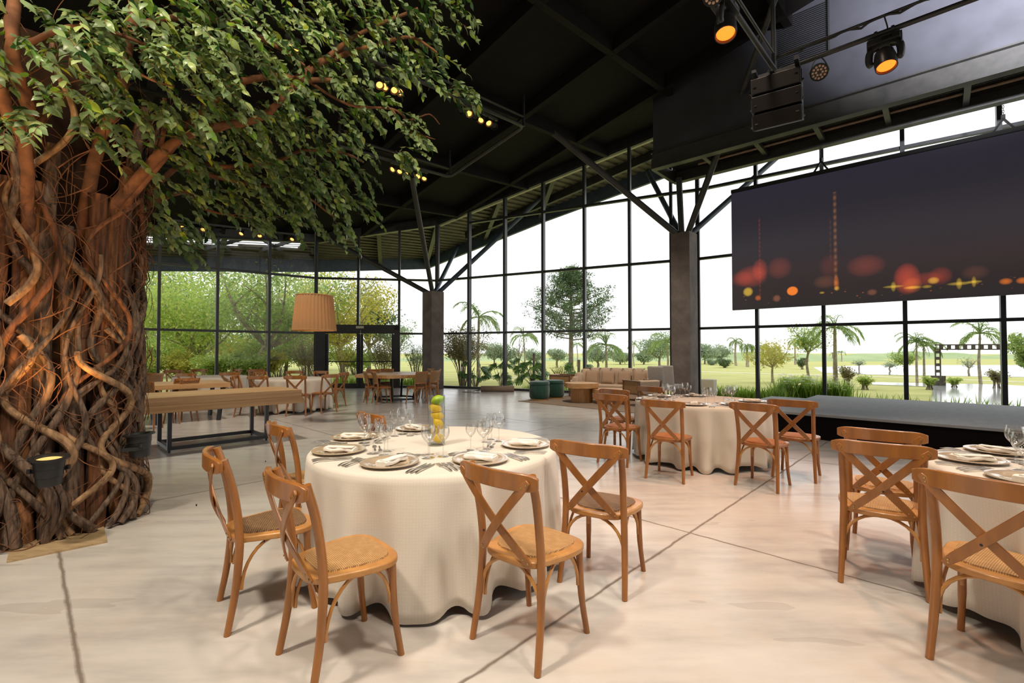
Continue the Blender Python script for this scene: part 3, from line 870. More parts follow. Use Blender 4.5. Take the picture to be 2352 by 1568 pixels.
def chair(style, pad, x, y, fx, fy, label, group, rear=True):
    """rear=True: x, y is the middle of the two back feet; else the seat centre"""
    f = Vector((fx, fy)).normalized(); p = Vector((x, y))
    if rear: p = p+f*0.222
    rz = facing(f.x, f.y)
    key = (style, pad)
    if key not in proto:
        pm = {'tan': CANE_TAN, 'brown': CANE_BRN, 'rust': CANE_RST, 'leather': LEATHER}[pad]
        nm = 'cross_back_chair' if style == 'cross' else 'cane_back_chair'
        o = make_chair(nm, label, 'chair', style, pm, W_SEAT if pad in ('tan', 'brown') else W_CHAIR)
        proto[key] = o; o.location = (p.x, p.y, 0); o.rotation_euler = (0, 0, rz); o['group'] = group
        return o
    return dup(proto[key], (p.x, p.y, 0), rz, label, group)

G1 = 'cross back chairs at the lemon vase table'
G2 = 'cross back chairs at the middle distance table'
G3 = 'cross back chairs at the table cut by the right edge'
G4 = 'chairs at the far white tables'
T1 = Vector((-0.535, 3.32)); T2 = Vector((2.51, 6.29)); T3 = Vector((3.22, 2.43)); T4 = Vector((-7.87, 12.3)); T5 = Vector((-5.3, 11.43))
chair('cross', 'brown', -1.543, 2.539, 0.807, 0.59, 'cross back chair with dark cane seat at the left of the lemon vase table', G1)
chair('cross', 'tan', -0.954, 2.085, 0.73, 0.683, 'cross back chair with pale woven cane seat, nearest left of the lemon vase table', G1)
chair('cross', 'tan', -0.042, 2.218, 0.667, 0.745, 'cross back chair with tan seat in front of the lemon vase table', G1)
chair('cross', 'brown', 0.467, 2.813, 0.53, 0.847, 'cross back chair with brown cane seat at the right of the lemon vase table', G1)
chair('cross', 'tan', -1.70, 3.52, 0.75, 0.66, 'cross back chair between lemon vase table and bark trunk, behind the dark seated one', G1)
chair('cross', 'tan', -1.20, 4.12, 0.75, 0.66, 'chair mostly hidden behind the wine glasses on the far side of the lemon vase table', G1)
chair('cross', 'rust', 1.249, 5.895, 0.657, 0.754, 'front of two overlapping chairs at the left of the middle distance table', G2)
chair('cross', 'rust', 1.46, 6.62, 0.70, 0.70, 'rear of two overlapping chairs at the left of the middle distance table', G2)
chair('cross', 'rust', 1.663, 5.164, 0.576, 0.817, 'chair with orange cane seat facing the front of the middle distance table', G2)
chair('cross', 'rust', 2.51, 4.864, 0.735, 0.678, 'chair nearest the camera at the middle distance table, right of its cloth front', G2)
chair('cross', 'rust', 3.10, 5.20, 0.65, 0.76, 'chair before the black stage skirt at the right of the middle distance table', G2)
chair('cross', 'rust', 2.12, 7.13, 0.70, 0.70, 'dark chair behind the middle distance table in front of the wooden armchair', G2)
chair('cross', 'tan', 2.19, 2.80, 0.575, 0.818, 'front of two overlapping chairs at the left of the right edge table', G3)
chair('cross', 'tan', 2.55, 3.26, 0.65, 0.76, 'rear of two overlapping chairs at the left of the right edge table', G3)
chair('cross', 'tan', 2.045, 2.03, 0.83, 0.56, 'large near chair with tan cane seat cut off by the right edge', G3)
# far tables: seat positions from the sight line of the top rail, turned to their table
def far(px0, px1, py, tc, label, style='cross', pad='rust', group=G4, turn=None):
    Y = (CAMZ-0.885)*FPX/(py-806.0); X = ((px0+px1)/2-1176)/FPX*Y
    f = turn if turn else (tc.x-X, tc.y-Y)
    f = Vector(f).normalized()
    return chair(style, pad, X+f.x*0.26, Y+f.y*0.26, f.x, f.y, label, group, rear=False)
far(378, 419, 849.5, T4, 'chair turned sideways at the left end of the farthest white table')
far(436, 478, 847.5, T4, 'chair on the window side of the farthest white table, left of the dark mullion', turn=(0.1, -1))
far(402, 454, 857, T4, 'chair facing away at the left front of the farthest white table', turn=(-0.05, 1))
far(504, 552, 855, T4, 'chair facing away at the right front of the farthest white table', turn=(-0.1, 1))
far(527, 563, 847.3, T4, 'chair on the window side of the farthest white table at its right', turn=(-0.5, -0.85))
far(575, 603, 848, T5, 'window side chair at the left of the white table behind the plank table', turn=(0.6, -0.8))
far(575, 622, 853.5, T5, 'chair at the left end of the white table behind the plank table', turn=(0.9, -0.2))
far(570, 616, 863, T5, 'chair facing away at the left front of the white table behind the plank table', turn=(0.1, 1))
far(655, 700, 851.5, T5, 'window side chair at the middle of the white table behind the plank table', turn=(0, -1))
far(653, 705.6, 862.5, T5, 'chair facing away at the right front of the white table behind the plank table', turn=(-0.1, 1))
far(719, 756, 851.8, T5, 'window side chair at the right of the white table behind the plank table', turn=(-0.3, -0.95))
far(742, 778, 859.5, T5, 'chair angled left at the right end of the white table near the glass doors', turn=(-0.8, 0.5))
far(779, 801, 854.5, T5, 'outermost chair seen side on at the right of the white tables by the glass doors', turn=(-1, 0.15))
far(530, 552, 862, T5, 'chair seen side on between the two far white tables', turn=(1, 0.25))
GC = 'cane back chairs at the hexagonal table'
HX = Vector((-3.35, 13.7))
for (px0, px1, py, tn, lb) in ((847, 866, 851.8, (0.8, 0.5), 'nearest left cane back chair at the hexagonal wooden table'), (826, 846, 851.0, (0.85, 0.45), 'outer left cane back chair at the hexagonal wooden table'),
                               (844, 871, 846.9, (0.3, -0.9), 'left chair on the door side of the hexagonal wooden table'), (876, 902, 845.6, (0.1, -0.95), 'right chair on the door side of the hexagonal wooden table'),
                               (958, 984, 852.0, (-0.75, 0.6), 'front right cane back chair at the hexagonal wooden table'), (990, 1014, 850.2, (-0.8, 0.35), 'rightmost near cane back chair at the hexagonal wooden table'),
                               (982, 1002, 845.5, (-0.7, -0.6), 'far right chair at the hexagonal table in front of the corner column'), (1003, 1022, 846.3, (-0.95, -0.1), 'outermost right chair at the hexagonal table by the garden window')):
    far(px0, px1, py, HX, lb, 'cane', 'leather', GC, tn)
GS = 'cane back chairs at the square table'
far(300, 344, 876.0, None, 'cane back chair at the near side of the square table beside the bark trunk', 'cane', 'leather', GS, (-0.3, 1))
far(343, 370, 855.5, None, 'cane back chair on the window side of the square table beside the bark trunk', 'cane', 'leather', GS, (0.2, -1))
far(420, 432, 866.5, None, 'left of two brown panel backed chairs side by side behind the plank table', 'cane', 'leather', GS, (-1, 0.25))
far(434, 447, 867.5, None, 'right of two brown panel backed chairs side by side behind the plank table', 'cane', 'leather', GS, (-1, 0.25))

# ================================================================== tables and cloths
def cloth(label, c, R, seed, m, zt=0.762, drop=0.725, n=240, group='white round tablecloths'):
    r = random.Random(seed); k1, k2, k3 = r.choice((13, 14, 15)), r.choice((21, 22, 23)), 6
    p1, p2, p3 = [r.uniform(0, 6.28) for _ in range(3)]
    rows = [(0.0, 0), (R*0.5, 0), (R-0.03, 0), (R-0.006, -0.004), (R+0.006, -0.018), (R+0.010, -0.05)]
    for i in range(1, 13): rows.append((R+0.010, -0.05-(drop-0.05)*i/12))
    mb = MB(); vs = []; uv = []
    for i, (rr, z) in enumerate(rows):
        for j in range(n):
            a = 2*PI*j/n
            d = max(0.0, (-z-0.03)/drop)
            f = 0.6*math.sin(k1*a+p1+0.9*math.sin(3*a+p3))+0.34*math.sin(k2*a+p2+0.6*math.sin(2*a))+0.3*math.sin(k3*a+p3)
            f = math.copysign(abs(f)**0.75, f)
            q = rr+max(0, d-0.06)**0.62*(0.006+0.066*f)*(1 if d > 0.06 else 0)
            zz = z+(0.030*(-f)*d+0.016*math.sin(3*a+p1)*d+0.012 if d > 0.80 else 0)
            vs.append((q*math.cos(a), q*math.sin(a), zz+zt))
            if i < 3: uv.append((rr*math.cos(a), rr*math.sin(a)))
            else: uv.append((a*R+10, z))
    fs = []
    for i in range(1, len(rows)-1):
        for j in range(n): fs.append((i*n+j, (i+1)*n+j, (i+1)*n+(j+1) % n, i*n+(j+1) % n))
    for j in range(n): fs.append((0, n+j, n+(j+1) % n))
    mb.add(vs, fs); mb.uv = uv
    o = mb.build('tablecloth', m, loc=(c[0], c[1], 0)); 
    s = o.modifiers.new('solid', 'SOLIDIFY'); s.thickness = 0.003; s.offset = -1
    me = o.data
    me.polygons.foreach_set('use_smooth', [True]*len(me.polygons)); 
    return tag(o, label, 'tablecloth', group)
def round_table(c, R, label):
    t = thing('round_table', label, 'table', (c[0], c[1], 0), 0.4, 'round tables under white cloths')
    mb = MB(); mb.lathe([(0, 0.727), (R-0.01, 0.727), (R-0.005, 0.74), (R-0.01, 0.756), (0, 0.756)], 48); mb.build('tabletop', W_OAK, t)
    for k in range(4):
        a = PI/4+k*PI/2; mb = MB()
        mb.tube([(0.66*math.cos(a)*R, 0.66*math.sin(a)*R, 0.0), (0.62*math.cos(a)*R, 0.62*math.sin(a)*R, 0.727)], 0.022, 10); mb.build('leg', BLACK, t)
    return t
for c, R, seed, mm, lt, lc in ((T1, 0.83, 3, CLOTH, 'round table beneath the cloth carrying the lemon vase', 'cream dotted cloth on the nearest table with the lemon vase'),
                           (T2, 0.83, 5, CLOTH_F, 'round table beneath the cloth between lounge and stage', 'pinkish white cloth on the middle distance table between lounge and stage'),
                           (T3, 0.83, 8, CLOTH, 'round table beneath the cloth cut by the right edge', 'cream dotted cloth on the table cut by the right edge'),
                           (T4, 0.83, 11, CLOTH_F, 'round table beneath the farthest white cloth at left', 'plain white cloth on the farthest table by the left windows'),
                           (T5, 0.83, 12, CLOTH_F, 'round table beneath the white cloth behind the plank table', 'plain white cloth on the bare table behind the wooden plank table')):
    round_table(c, R-0.008, lt); cloth(lc, c, R, seed, mm)

# thick plank table on a black frame
pa, pb = toab(-4.9, 6.2)
pt_ = thing('plank_table', 'long wooden table with a thick plank top on a black metal frame', 'table', ab(pa, pb), ANG_A)
PTM = mottled('plank_top', S(206, 160, 104), S(168, 120, 70), 3.2, 0.35, stretch=(0.22, 3.5, 6), bump=0.03, lo=0.3, hi=0.72)
mb = MB(); mb.box((1.05, 0.52, 0.735), (2.10, 1.04, 0.11)); mb.build('tabletop', PTM, pt_, smooth=False, bevel=0.004)
mb = MB(); mb.box((1.055, 0.515, 0.63), (2.11, 1.05, 0.105)); mb.build('apron', PTM, pt_, smooth=False, bevel=0.004)
fx0, fx1, fy0, fy1 = 0.36, 1.63, 0.2, 0.90
for x in (fx0, fx1):
    for y in (fy0, fy1):
        mb = MB(); mb.box((x, y, 0.305), (0.05, 0.05, 0.545)); mb.build('leg', BLACK, pt_, smooth=False)
        mb = MB(); mb.lathe([(0.018, 0), (0.018, 0.035)], 10, (x, y, 0), cap=True); mb.build('foot', BLACK, pt_)
for y in (fy0, fy1):
    mb = MB(); mb.box(((fx0+fx1)/2, y, 0.058), (fx1-fx0-0.05, 0.05, 0.05)); mb.build('rail', BLACK, pt_, smooth=False)
for x in (fx0, fx1):
    mb = MB(); mb.box((x, (fy0+fy1)/2, 0.058), (0.05, fy1-fy0-0.05, 0.05)); mb.build('rail', BLACK, pt_, smooth=False)

# hexagonal table
hx = thing('hexagonal_table', 'hexagonal wooden table on a splayed black frame near the glass doors', 'table', (HX.x, HX.y, 0), math.radians(-88))
hexa = lambda r, o=0: [(r*math.cos(PI/3*k+o), r*math.sin(PI/3*k+o)) for k in range(6)]
mb = MB(); mb.prism(hexa(1.2), 0.68, 0.77); mb.build('tabletop', W_OAK, hx, smooth=False, bevel=0.004)
for k in range(6):
    a = PI/3*k; mb = MB(); mb.beam((0.6*math.cos(a), 0.6*math.sin(a), 0.03), (0.78*math.cos(a), 0.78*math.sin(a), 0.68), 0.05, 0.06); mb.build('leg', BLACK, hx, smooth=False)
mb = MB(); h6 = hexa(0.62)
for k in range(6): mb.beam((*h6[k], 0.06), (*h6[(k+1) % 6], 0.06), 0.05, 0.05)
mb.build('base_ring', BLACK, hx, smooth=False)

# square wooden table beside the trunk
sq = thing('square_table', 'square wooden table half hidden behind the bark trunk', 'table', (-6.75, 9.75, 0), ANG_A-0.08)
mb = MB(); mb.box((0, 0, 0.725), (1.35, 1.35, 0.09)); mb.build('tabletop', W_OAK, sq, smooth=False, bevel=0.005)
for sx in (-1, 1):
    for sy in (-1, 1):
        mb = MB(); mb.beam((sx*0.5, sy*0.5, 0.0), (sx*0.56, sy*0.56, 0.68), 0.06, 0.06); mb.build('leg', BLACK, sq, smooth=False)

# ================================================================== place settings
ZT = 0.7635
def plate_mesh():
    mb = MB(); mb.lathe([(0.0, 0.004), (0.095, 0.004), (0.10, 0.006), (0.112, 0.0125), (0.165, 0.0185), (0.169, 0.0175), (0.168, 0.0145), (0.112, 0.006), (0.09, 0.0), (0.0, 0.0)], 48); return mb
def napkin_mesh():
    mb = MB(); n = 16; vs = []
    L = 0.20
    for i in range(13):
        y = -L/2+L*i/12; w = 0.040*(1+0.06*math.sin(i*1.3)); h = 0.015*(1+0.12*math.sin(i*0.9+1))
        if i in (0, 12): w *= 0.96; h *= 0.85
        for j in range(n):
            a = 2*PI*j/n; c, s = math.cos(a), math.sin(a)
            x = math.copysign(abs(c)**0.55, c)*w; z = math.copysign(abs(s)**0.75, s)*h
            vs.append((x+0.004*math.sin(i*0.5), y, z+h+0.003*math.sin(i*0.8+j)))
    fs = []
    for i in range(12):
        for j in range(n): fs.append((i*n+j, i*n+(j+1) % n, (i+1)*n+(j+1) % n, (i+1)*n+j))
    fs += [tuple(range(n-1, -1, -1)), tuple(12*n+j for j in range(n))]
    mb.add(vs, fs)
    # a fold line: second layer on top
    mb.box((0.012, 0.0, 0.031), (0.05, 0.185, 0.006)); return mb
def handle(mb, y0, y1, w0, w1, z):
    vs = []; n = 8
    for i in range(n+1):
        k = i/n; y = y0+(y1-y0)*k; w = w0+(w1-w0)*k; zz = z+0.006*math.sin(PI*k)+0.001
        if i == 0: w *= 0.6
        vs += [(-w/2, y, zz), (w/2, y, zz), (w/2, y, zz+0.0035), (-w/2, y, zz+0.0035)]
    fs = []
    for i in range(n):
        for j in range(4): fs.append((i*4+j, i*4+(j+1) % 4, (i+1)*4+(j+1) % 4, (i+1)*4+j))
    fs += [(3, 2, 1, 0), (n*4, n*4+1, n*4+2, n*4+3)]
    mb.add(vs, fs)
def fork_mesh(L=0.195):
    mb = MB(); handle(mb, -L/2, 0.02, 0.014, 0.006, 0.0)
    mb.prism([(-0.003, 0.018), (0.003, 0.018), (0.0115, 0.045), (0.0115, 0.055), (-0.0115, 0.055), (-0.0115, 0.045)], 0.0025, 0.0055)
    for k in range(4): mb.box((-0.0098+k*0.0065, 0.076, 0.0055), (0.0034, 0.045, 0.0025), R=Matrix.Rotation(0.08, 3, 'X'))
    return mb
def knife_meshes():
    h = MB(); handle(h, -0.112, -0.01, 0.015, 0.011, 0.001)
    b = MB(); b.prism([(-0.005, -0.012), (0.005, -0.012), (0.0085, 0.02), (0.009, 0.075), (0.003, 0.115), (-0.004, 0.118), (-0.005, 0.07)], 0.003, 0.0048); return h, b
def spoon_mesh():
    mb = MB(); handle(mb, -0.085, 0.035, 0.012, 0.005, 0.0)
    mb.blob((0, 0.058, 0.0055), (0.0165, 0.027, 0.0055), 14, 7, fn=lambda d: 1.0 if d.z < 0.2 else 1.0); return mb
def glass(name, label, R, H, stem, group, rim=0.8):
    t = thing(name, label, 'glass', (0, 0, 0), 0, group)
    mb = MB(); hb = H-stem; prof = []
    for i in range(15):
        k = i/14
        r = R*math.sin(min(1.0, k*1.75)*PI/2)**0.75 if k < 0.571 else R*(1-(1-rim)*((k-0.571)/0.429)**1.6)
        prof.append((max(r, 0.004), stem+hb*k))
    mb.lathe(prof, 24); mb.lathe([(prof[-1][0]-0.0004, H), (prof[-1][0]+0.0005, H+0.0009), (prof[-1][0]+0.001, H)], 24)
    mb.build('bowl', GLASSW, t)
    mb = MB(); mb.lathe([(0.0075, 0.006), (0.0036, 0.02), (0.0034, stem*0.7), (0.006, stem-0.004), (0.010, stem+0.006)], 12); mb.build('stem', GLASSW, t)
    mb = MB(); mb.lathe([(R*0.86, 0.0), (R*0.87, 0.0018), (R*0.5, 0.0035), (0.0075, 0.0065)], 24); mb.build('foot', GLASSW, t)
    return t
ptypes = {}
def put(kind, mk, loc, rz, label, group, cat):
    if kind not in ptypes:
        o = mk(); ptypes[kind] = o; o.location = loc; o.rotation_euler = (0, 0, rz)
        tag(o, label, cat, group); return o
    return dup(ptypes[kind], loc, rz, label, group)
def mk_plate(): return plate_mesh().build('charger_plate', PLATE)
def mk_napkin(): return napkin_mesh().build('folded_napkin', NAPKIN)
def mk_fork(): return fork_mesh().build('fork', SILVER)
def mk_knife():
    t = node('table_knife'); h, b = knife_meshes(); h.build('handle', SILVER, t); b.build('blade', SILVER, t, smooth=False); return t
def mk_spoon(): return spoon_mesh().build('dessert_spoon', SILVER)
def mk_dfork(): return fork_mesh(0.16).build('dessert_fork', SILVER)
SP = {1: 0, 2: 0, 3: 0}
def setting(tc, ang, dist, desc, gname, nap=0.0, glasses=True):
    a = math.radians(ang); o = Vector((math.cos(a), math.sin(a))); f = -o; r = Vector((f.y, -f.x))
    rz = facing(f.x, f.y)
    P = Vector((tc.x, tc.y))+o*dist
    def pos(right, inn, z=0.0): 
        q = P+r*right+f*inn; return (q.x, q.y, ZT+z)
    put('plate', mk_plate, pos(0, 0), rz, 'taupe charger plate, the '+desc, 'charger plates on '+gname, 'plate')
    put('napkin', mk_napkin, pos(0.01, 0.01, 0.005), rz+nap, 'folded white napkin on the '+desc, 'napkins on '+gname, 'napkin')
    j = rnd.uniform
    for k, nm in enumerate(('inner', 'middle', 'outer')):
        put('fork', mk_fork, pos(-0.195-0.030*k, -0.05+0.008*k), rz+j(-0.06, 0.06), nm+' fork left of the '+desc, 'forks on '+gname, 'fork')
        put('knife', mk_knife, pos(0.20+0.026*k, -0.05+0.004*k), rz+j(-0.04, 0.04), nm+' knife right of the '+desc, 'knives on '+gname, 'knife')
    put('spoon', mk_spoon, pos(-0.01, 0.225), rz+PI/2+j(-0.1, 0.1), 'dessert spoon above the '+desc, 'dessert cutlery on '+gname, 'spoon')
    put('dfork', mk_dfork, pos(0.0, 0.256), rz-PI/2+j(-0.1, 0.1), 'dessert fork above the '+desc, 'dessert cutlery on '+gname, 'fork')
    if glasses:
        put('glass_big', lambda: glass('water_goblet', '', 0.046, 0.205, 0.092, ''), pos(0.145, 0.20), 0, 'largest wine glass beside the '+desc, 'wine glasses on '+gname, 'glass')
        put('glass_mid', lambda: glass('wine_glass', '', 0.040, 0.195, 0.092, ''), pos(0.215, 0.262), 0, 'medium wine glass beside the '+desc, 'wine glasses on '+gname, 'glass')
        put('glass_sml', lambda: glass('small_wine_glass', '', 0.034, 0.175, 0.088, ''), pos(0.105, 0.295), 0, 'smallest wine glass beside the '+desc, 'wine glasses on '+gname, 'glass')
V1, V2, V3 = 'lemon vase table', 'middle distance table', 'right edge table'
for ang, d, ds, nap in ((-107, 0.60, 'nearest plate on the '+V1, -0.15), (-158, 0.64, 'left plate on the '+V1, -0.5), (159, 0.70, 'back left plate on the '+V1, 0.3), (-55, 0.60, 'plate behind the front chair at the '+V1, 0.5), (-4, 0.63, 'right plate on the '+V1, -0.2), (113, 0.70, 'far plate behind the vase on the '+V1, 0.4)):
    setting(T1, ang, d, ds, V1, nap)
for ang, d, ds, nap in ((125, 0.64, 'back left plate on the '+V2, 0.2), (172, 0.66, 'left plate on the '+V2, 0.1), (75, 0.62, 'far plate on the '+V2, 0.2), (-119, 0.62, 'front left plate on the '+V2, 0.1), (-70, 0.6, 'front plate on the '+V2, 0.2), (-17, 0.64, 'right plate on the '+V2, 0.0)):
    setting(T2, ang, d, ds, V2, nap)
for ang, d, ds, nap in ((96, 0.63, 'far plate on the '+V3, 0.3), (139, 0.62, 'middle plate on the '+V3, 0.5), (184, 0.60, 'nearest plate on the '+V3, 0.2)):
    setting(T3, ang, d, ds, V3, nap)

# vase with lemons
vz = thing('glass_vase', 'tall clear cylinder vase of water and lemons on the nearest table', 'vase', (-0.528, 3.30, ZT), 0)
mb = MB(); mb.lathe([(0.0, 0.0), (0.056, 0.0), (0.058, 0.004), (0.058, 0.345), (0.0565, 0.347), (0.055, 0.345), (0.055, 0.016), (0.0, 0.014)], 32); mb.build('vase_glass', VASEG, vz)
mb = MB(); mb.lathe([(0.0, 0.0145), (0.0535, 0.0165), (0.0535, 0.315), (0.0, 0.315)], 32); mb.build('water', WATERV, vz)
def lemon_fn(d):
    return 1.0+0.16*max(0, abs(d.x)-0.86)/0.14
lems = [(0.010, 0.0, 0.05, 0.5, 0.3), (-0.012, 0.008, 0.10, 1.6, 0.5), (0.012, -0.004, 0.150, 0.4, 0.9), (0.004, 0.004, 0.205, 0.2, 0.2), (-0.008, -0.004, 0.258, 0.1, 0.25)]
nm_ = ['bottom', 'second', 'third', 'fourth', 'fifth', 'sixth']
lem0 = None
for i, (x, y, z, rz, ry) in enumerate(lems):
    lab = 'yellow lemon in the glass vase, %s from the bottom' % nm_[i] if i else 'yellow lemon at the bottom of the glass vase'
    if lem0 is None:
        mb = MB(); mb.blob((0, 0, 0), (0.042, 0.033, 0.033), 18, 12, fn=lemon_fn); lem0 = mb.build('lemon', LEMON); o = lem0; tag(o, lab, 'lemon', 'lemons in the vase')
    else:
        o = lem0.copy(); COL.objects.link(o); o['label'] = lab
    o.location = (-0.528+x, 3.30+y, ZT+z); o.rotation_euler = (0.2, ry, rz)
mb = MB(); mb.blob((0, 0, 0), (0.043, 0.035, 0.033), 18, 12, fn=lemon_fn)
o = mb.build('lime', LIME); o.location = (-0.520, 3.296, ZT+0.315); o.rotation_euler = (0, -0.3, 0.3); tag(o, 'green lime on top of the lemons in the vase', 'lime')

# ================================================================== lounge corner
rgA, rgB = toab(0.20, 13.35)
mb = MB(); mb.box((1.55, -2.3, 0.006), (3.1, 4.6, 0.012)); rg = mb.build('rug', RUGM, smooth=False, loc=ab(rgA-0.05, rgB, 0.0), rz=ANG_A)
tag(rg, 'flat brownish grey rug under the lounge sofa and ottomans', 'rug')
sa_ = math.atan2(dF1.y, dF1.x)
sofa = thing('sofa', 'beige curved sofa with channelled back in front of the windows', 'sofa', (3.05, 14.05, 0.012), sa_)
# local x to the right, -y towards the room
mb = MB()
seats = [(-1.0, -0.42), (1.0, -0.42), (1.0, 0.22), (-1.0, 0.22)]
mb.prism(seats, 0.03, 0.27); mb.build('base', SOFA, sofa, smooth=False, bevel=0.03, seg=3)
mb = MB(); mb.prism([(-0.98, -0.44), (0.98, -0.44), (0.98, 0.2), (-0.98, 0.2)], 0.27, 0.42); mb.build('seat_cushion', SOFA, sofa, smooth=False, bevel=0.04, seg=3)
bp = [Vector((x, y, 0)) for x, y in ((-1.10, -0.40), (-1.12, -0.16), (-1.05, 0.10), (-0.82, 0.27), (-0.52, 0.31), (-0.18, 0.32), (0.18, 0.32), (0.52, 0.31), (0.82, 0.27), (1.05, 0.10), (1.12, -0.16), (1.10, -0.40))]
for i in range(len(bp)-1):
    c = (bp[i]+bp[i+1])/2; L = (bp[i+1]-bp[i]).length; an = math.atan2((bp[i+1]-bp[i]).y, (bp[i+1]-bp[i]).x)
    hgt = 0.93 if 3 <= i <= 7 else (0.89 if i in (2, 8) else (0.78 if i in (1, 9) else 0.66))
    m2 = MB(); m2.blob((c.x, c.y, 0.05+(hgt-0.05)/2), (L*0.56, 0.105, (hgt-0.05)/2), 16, 12, R=Matrix.Rotation(an, 3, 'Z'), fn=lambda d: 1/max(abs(d.x)**6+abs(d.y)**6+abs(d.z)**6, 1e-6)**(1/6)*0.93)
    m2.build('back_channel', SOFA, sofa)
def cushion(x, y, z, rz, label):
    mb = MB(); n = 12; s = 0.205; vs = []; fs = []
    for side in (-1, 1):
        for i in range(n+1):
            for j in range(n+1):
                u, v = -1+2*i/n, -1+2*j/n
                th = 0.075*(max(0, (1-u**4)*(1-v**4)))**0.5
                k = 1-0.05*(1-abs(u*v))
                vs.append((u*s*k, side*th, v*s*k))
    N = (n+1)**2
    for side in range(2):
        for i in range(n):
            for j in range(n):
                q = [side*N+i*(n+1)+j, side*N+(i+1)*(n+1)+j, side*N+(i+1)*(n+1)+j+1, side*N+i*(n+1)+j+1]
                fs.append(tuple(q if side else q[::-1]))
    mb.add(vs, fs); o = mb.build('cushion', PILLOW)
    q = Vector((3.05, 14.05, 0.012))+Matrix.Rotation(sa_, 3, 'Z') @ Vector((x, y, z))
    o.location = q; o.rotation_euler = (-0.28, 0, sa_+rz)
    return tag(o, label, 'cushion', 'cushions on the sofa')
cushion(-0.72, 0.09, 0.61, 0.15, 'leftmost brown cushion on the beige sofa')
cushion(-0.22, 0.10, 0.61, 0.0, 'second brown cushion from the left on the beige sofa')
cushion(0.28, 0.10, 0.61, -0.05, 'third brown cushion from the left on the beige sofa')
cushion(0.74, 0.08, 0.61, -0.2, 'rightmost brown cushion on the beige sofa')
def ottoman(x, y, label):
    t = thing('ottoman', label, 'ottoman', (x, y, 0.012), 0, 'green velvet ottomans')
    mb = MB(); mb.lathe([(0, 0.0), (0.25, 0.0), (0.25, 0.045), (0, 0.045)], 32); mb.build('wood_base', W_OAK, t)
    mb = MB(); mb.lathe([(0.255, 0.045), (0.283, 0.10), (0.288, 0.28), (0.283, 0.42), (0.275, 0.445)], 96, fold=lambda i, a, r, z: r*(1+0.012*math.cos(32*a))); mb.build('pleated_side', VELVET, t)
    mb = MB(); mb.lathe([(0.272, 0.44), (0.292, 0.46), (0.294, 0.50), (0.275, 0.535), (0.2, 0.548), (0, 0.55)], 40); mb.build('seat_cushion', VELVET, t)
ottoman(0.79, 13.55, 'green velvet ottoman in front, at the rug corner')
ottoman(1.27, 14.1, 'green velvet ottoman behind, partly hidden by the front one')
def coffee(x, y, rt, th, rb, h, label):
    t = thing('coffee_table', label, 'coffee table', (x, y, 0.012), 0.2, 'round wooden coffee tables')
    mb = MB(); mb.lathe([(0, h-th), (rt, h-th), (rt, h), (0, h)], 48); mb.build('tabletop', W_OAK, t)
    mb = MB(); mb.lathe([(rb, 0.0), (rb, h-th)], 120, cap=True, fold=lambda i, a, r, z: r*(1+0.012*(1 if math.cos(60*a) > 0 else -1))); mb.build('slatted_base', W_OAKD, t, smooth=False)
coffee(1.93, 13.05, 0.46, 0.13, 0.295, 0.53, 'taller round wooden coffee table beside the green ottomans')
coffee(2.66, 12.75, 0.47, 0.11, 0.39, 0.38, 'lower round wooden coffee table in front of the beige sofa')
# console table behind the sofa
cs = thing('console_table', 'narrow wooden console table behind the beige sofa', 'table', (3.15, 14.76, 0.0), sa_)
mb = MB(); mb.box((0.05, 0, 0.865), (1.85, 0.3, 0.05)); mb.build('tabletop', W_DARK, cs, smooth=False)
for x in (-0.85, 0.95):
    mb = MB(); mb.box((x, 0, 0.42), (0.05, 0.3, 0.84)); mb.build('end_panel', W_OAKD, cs, smooth=False)
mb = MB(); mb.box((0.05, 0, 0.25), (1.75, 0.28, 0.03)); mb.build('shelf', W_DARK, cs, smooth=False)
# armchairs with caned sides
def armchair(x, y, rz, label):
    t = thing('armchair', label, 'armchair', (x, y, 0.012), rz, 'wooden lounge armchairs')
    for sx in (-1, 1):
        for sy in (-0.33, 0.33):
            mb = MB(); mb.box((sx*0.33, sy, 0.315), (0.04, 0.045, 0.63)); mb.build('leg', W_DARK, t, smooth=False, bevel=0.005)
        mb = MB(); mb.box((sx*0.33, 0.0, 0.645), (0.055, 0.74, 0.03)); mb.build('armrest', W_DARK, t, smooth=False, bevel=0.008)
        mb = MB(); mb.box((sx*0.33, 0.0, 0.32), (0.035, 0.62, 0.035)); mb.build('side_rail', W_DARK, t, smooth=False)
        mb = MB(); mb.box((sx*0.33, 0.0, 0.485), (0.008, 0.62, 0.29)); mb.build('cane_panel', PANEL_CANE, t, smooth=False)
    mb = MB(); mb.box((0, 0.0, 0.40), (0.61, 0.66, 0.16)); mb.build('seat_cushion', SOFA, t, smooth=False, bevel=0.03, seg=3)
    mb = MB(); mb.box((0, -0.30, 0.56), (0.60, 0.12, 0.22), R=Matrix.Rotation(0.15, 3, 'X')); mb.build('back_cushion', SOFA, t, smooth=False, bevel=0.03, seg=3)
armchair(3.35, 12.15, math.radians(20), 'wooden armchair with caned sides between middle table and sofa')
armchair(1.66, 15.12, math.radians(-118), 'dark wooden armchair at the left end of the beige sofa')
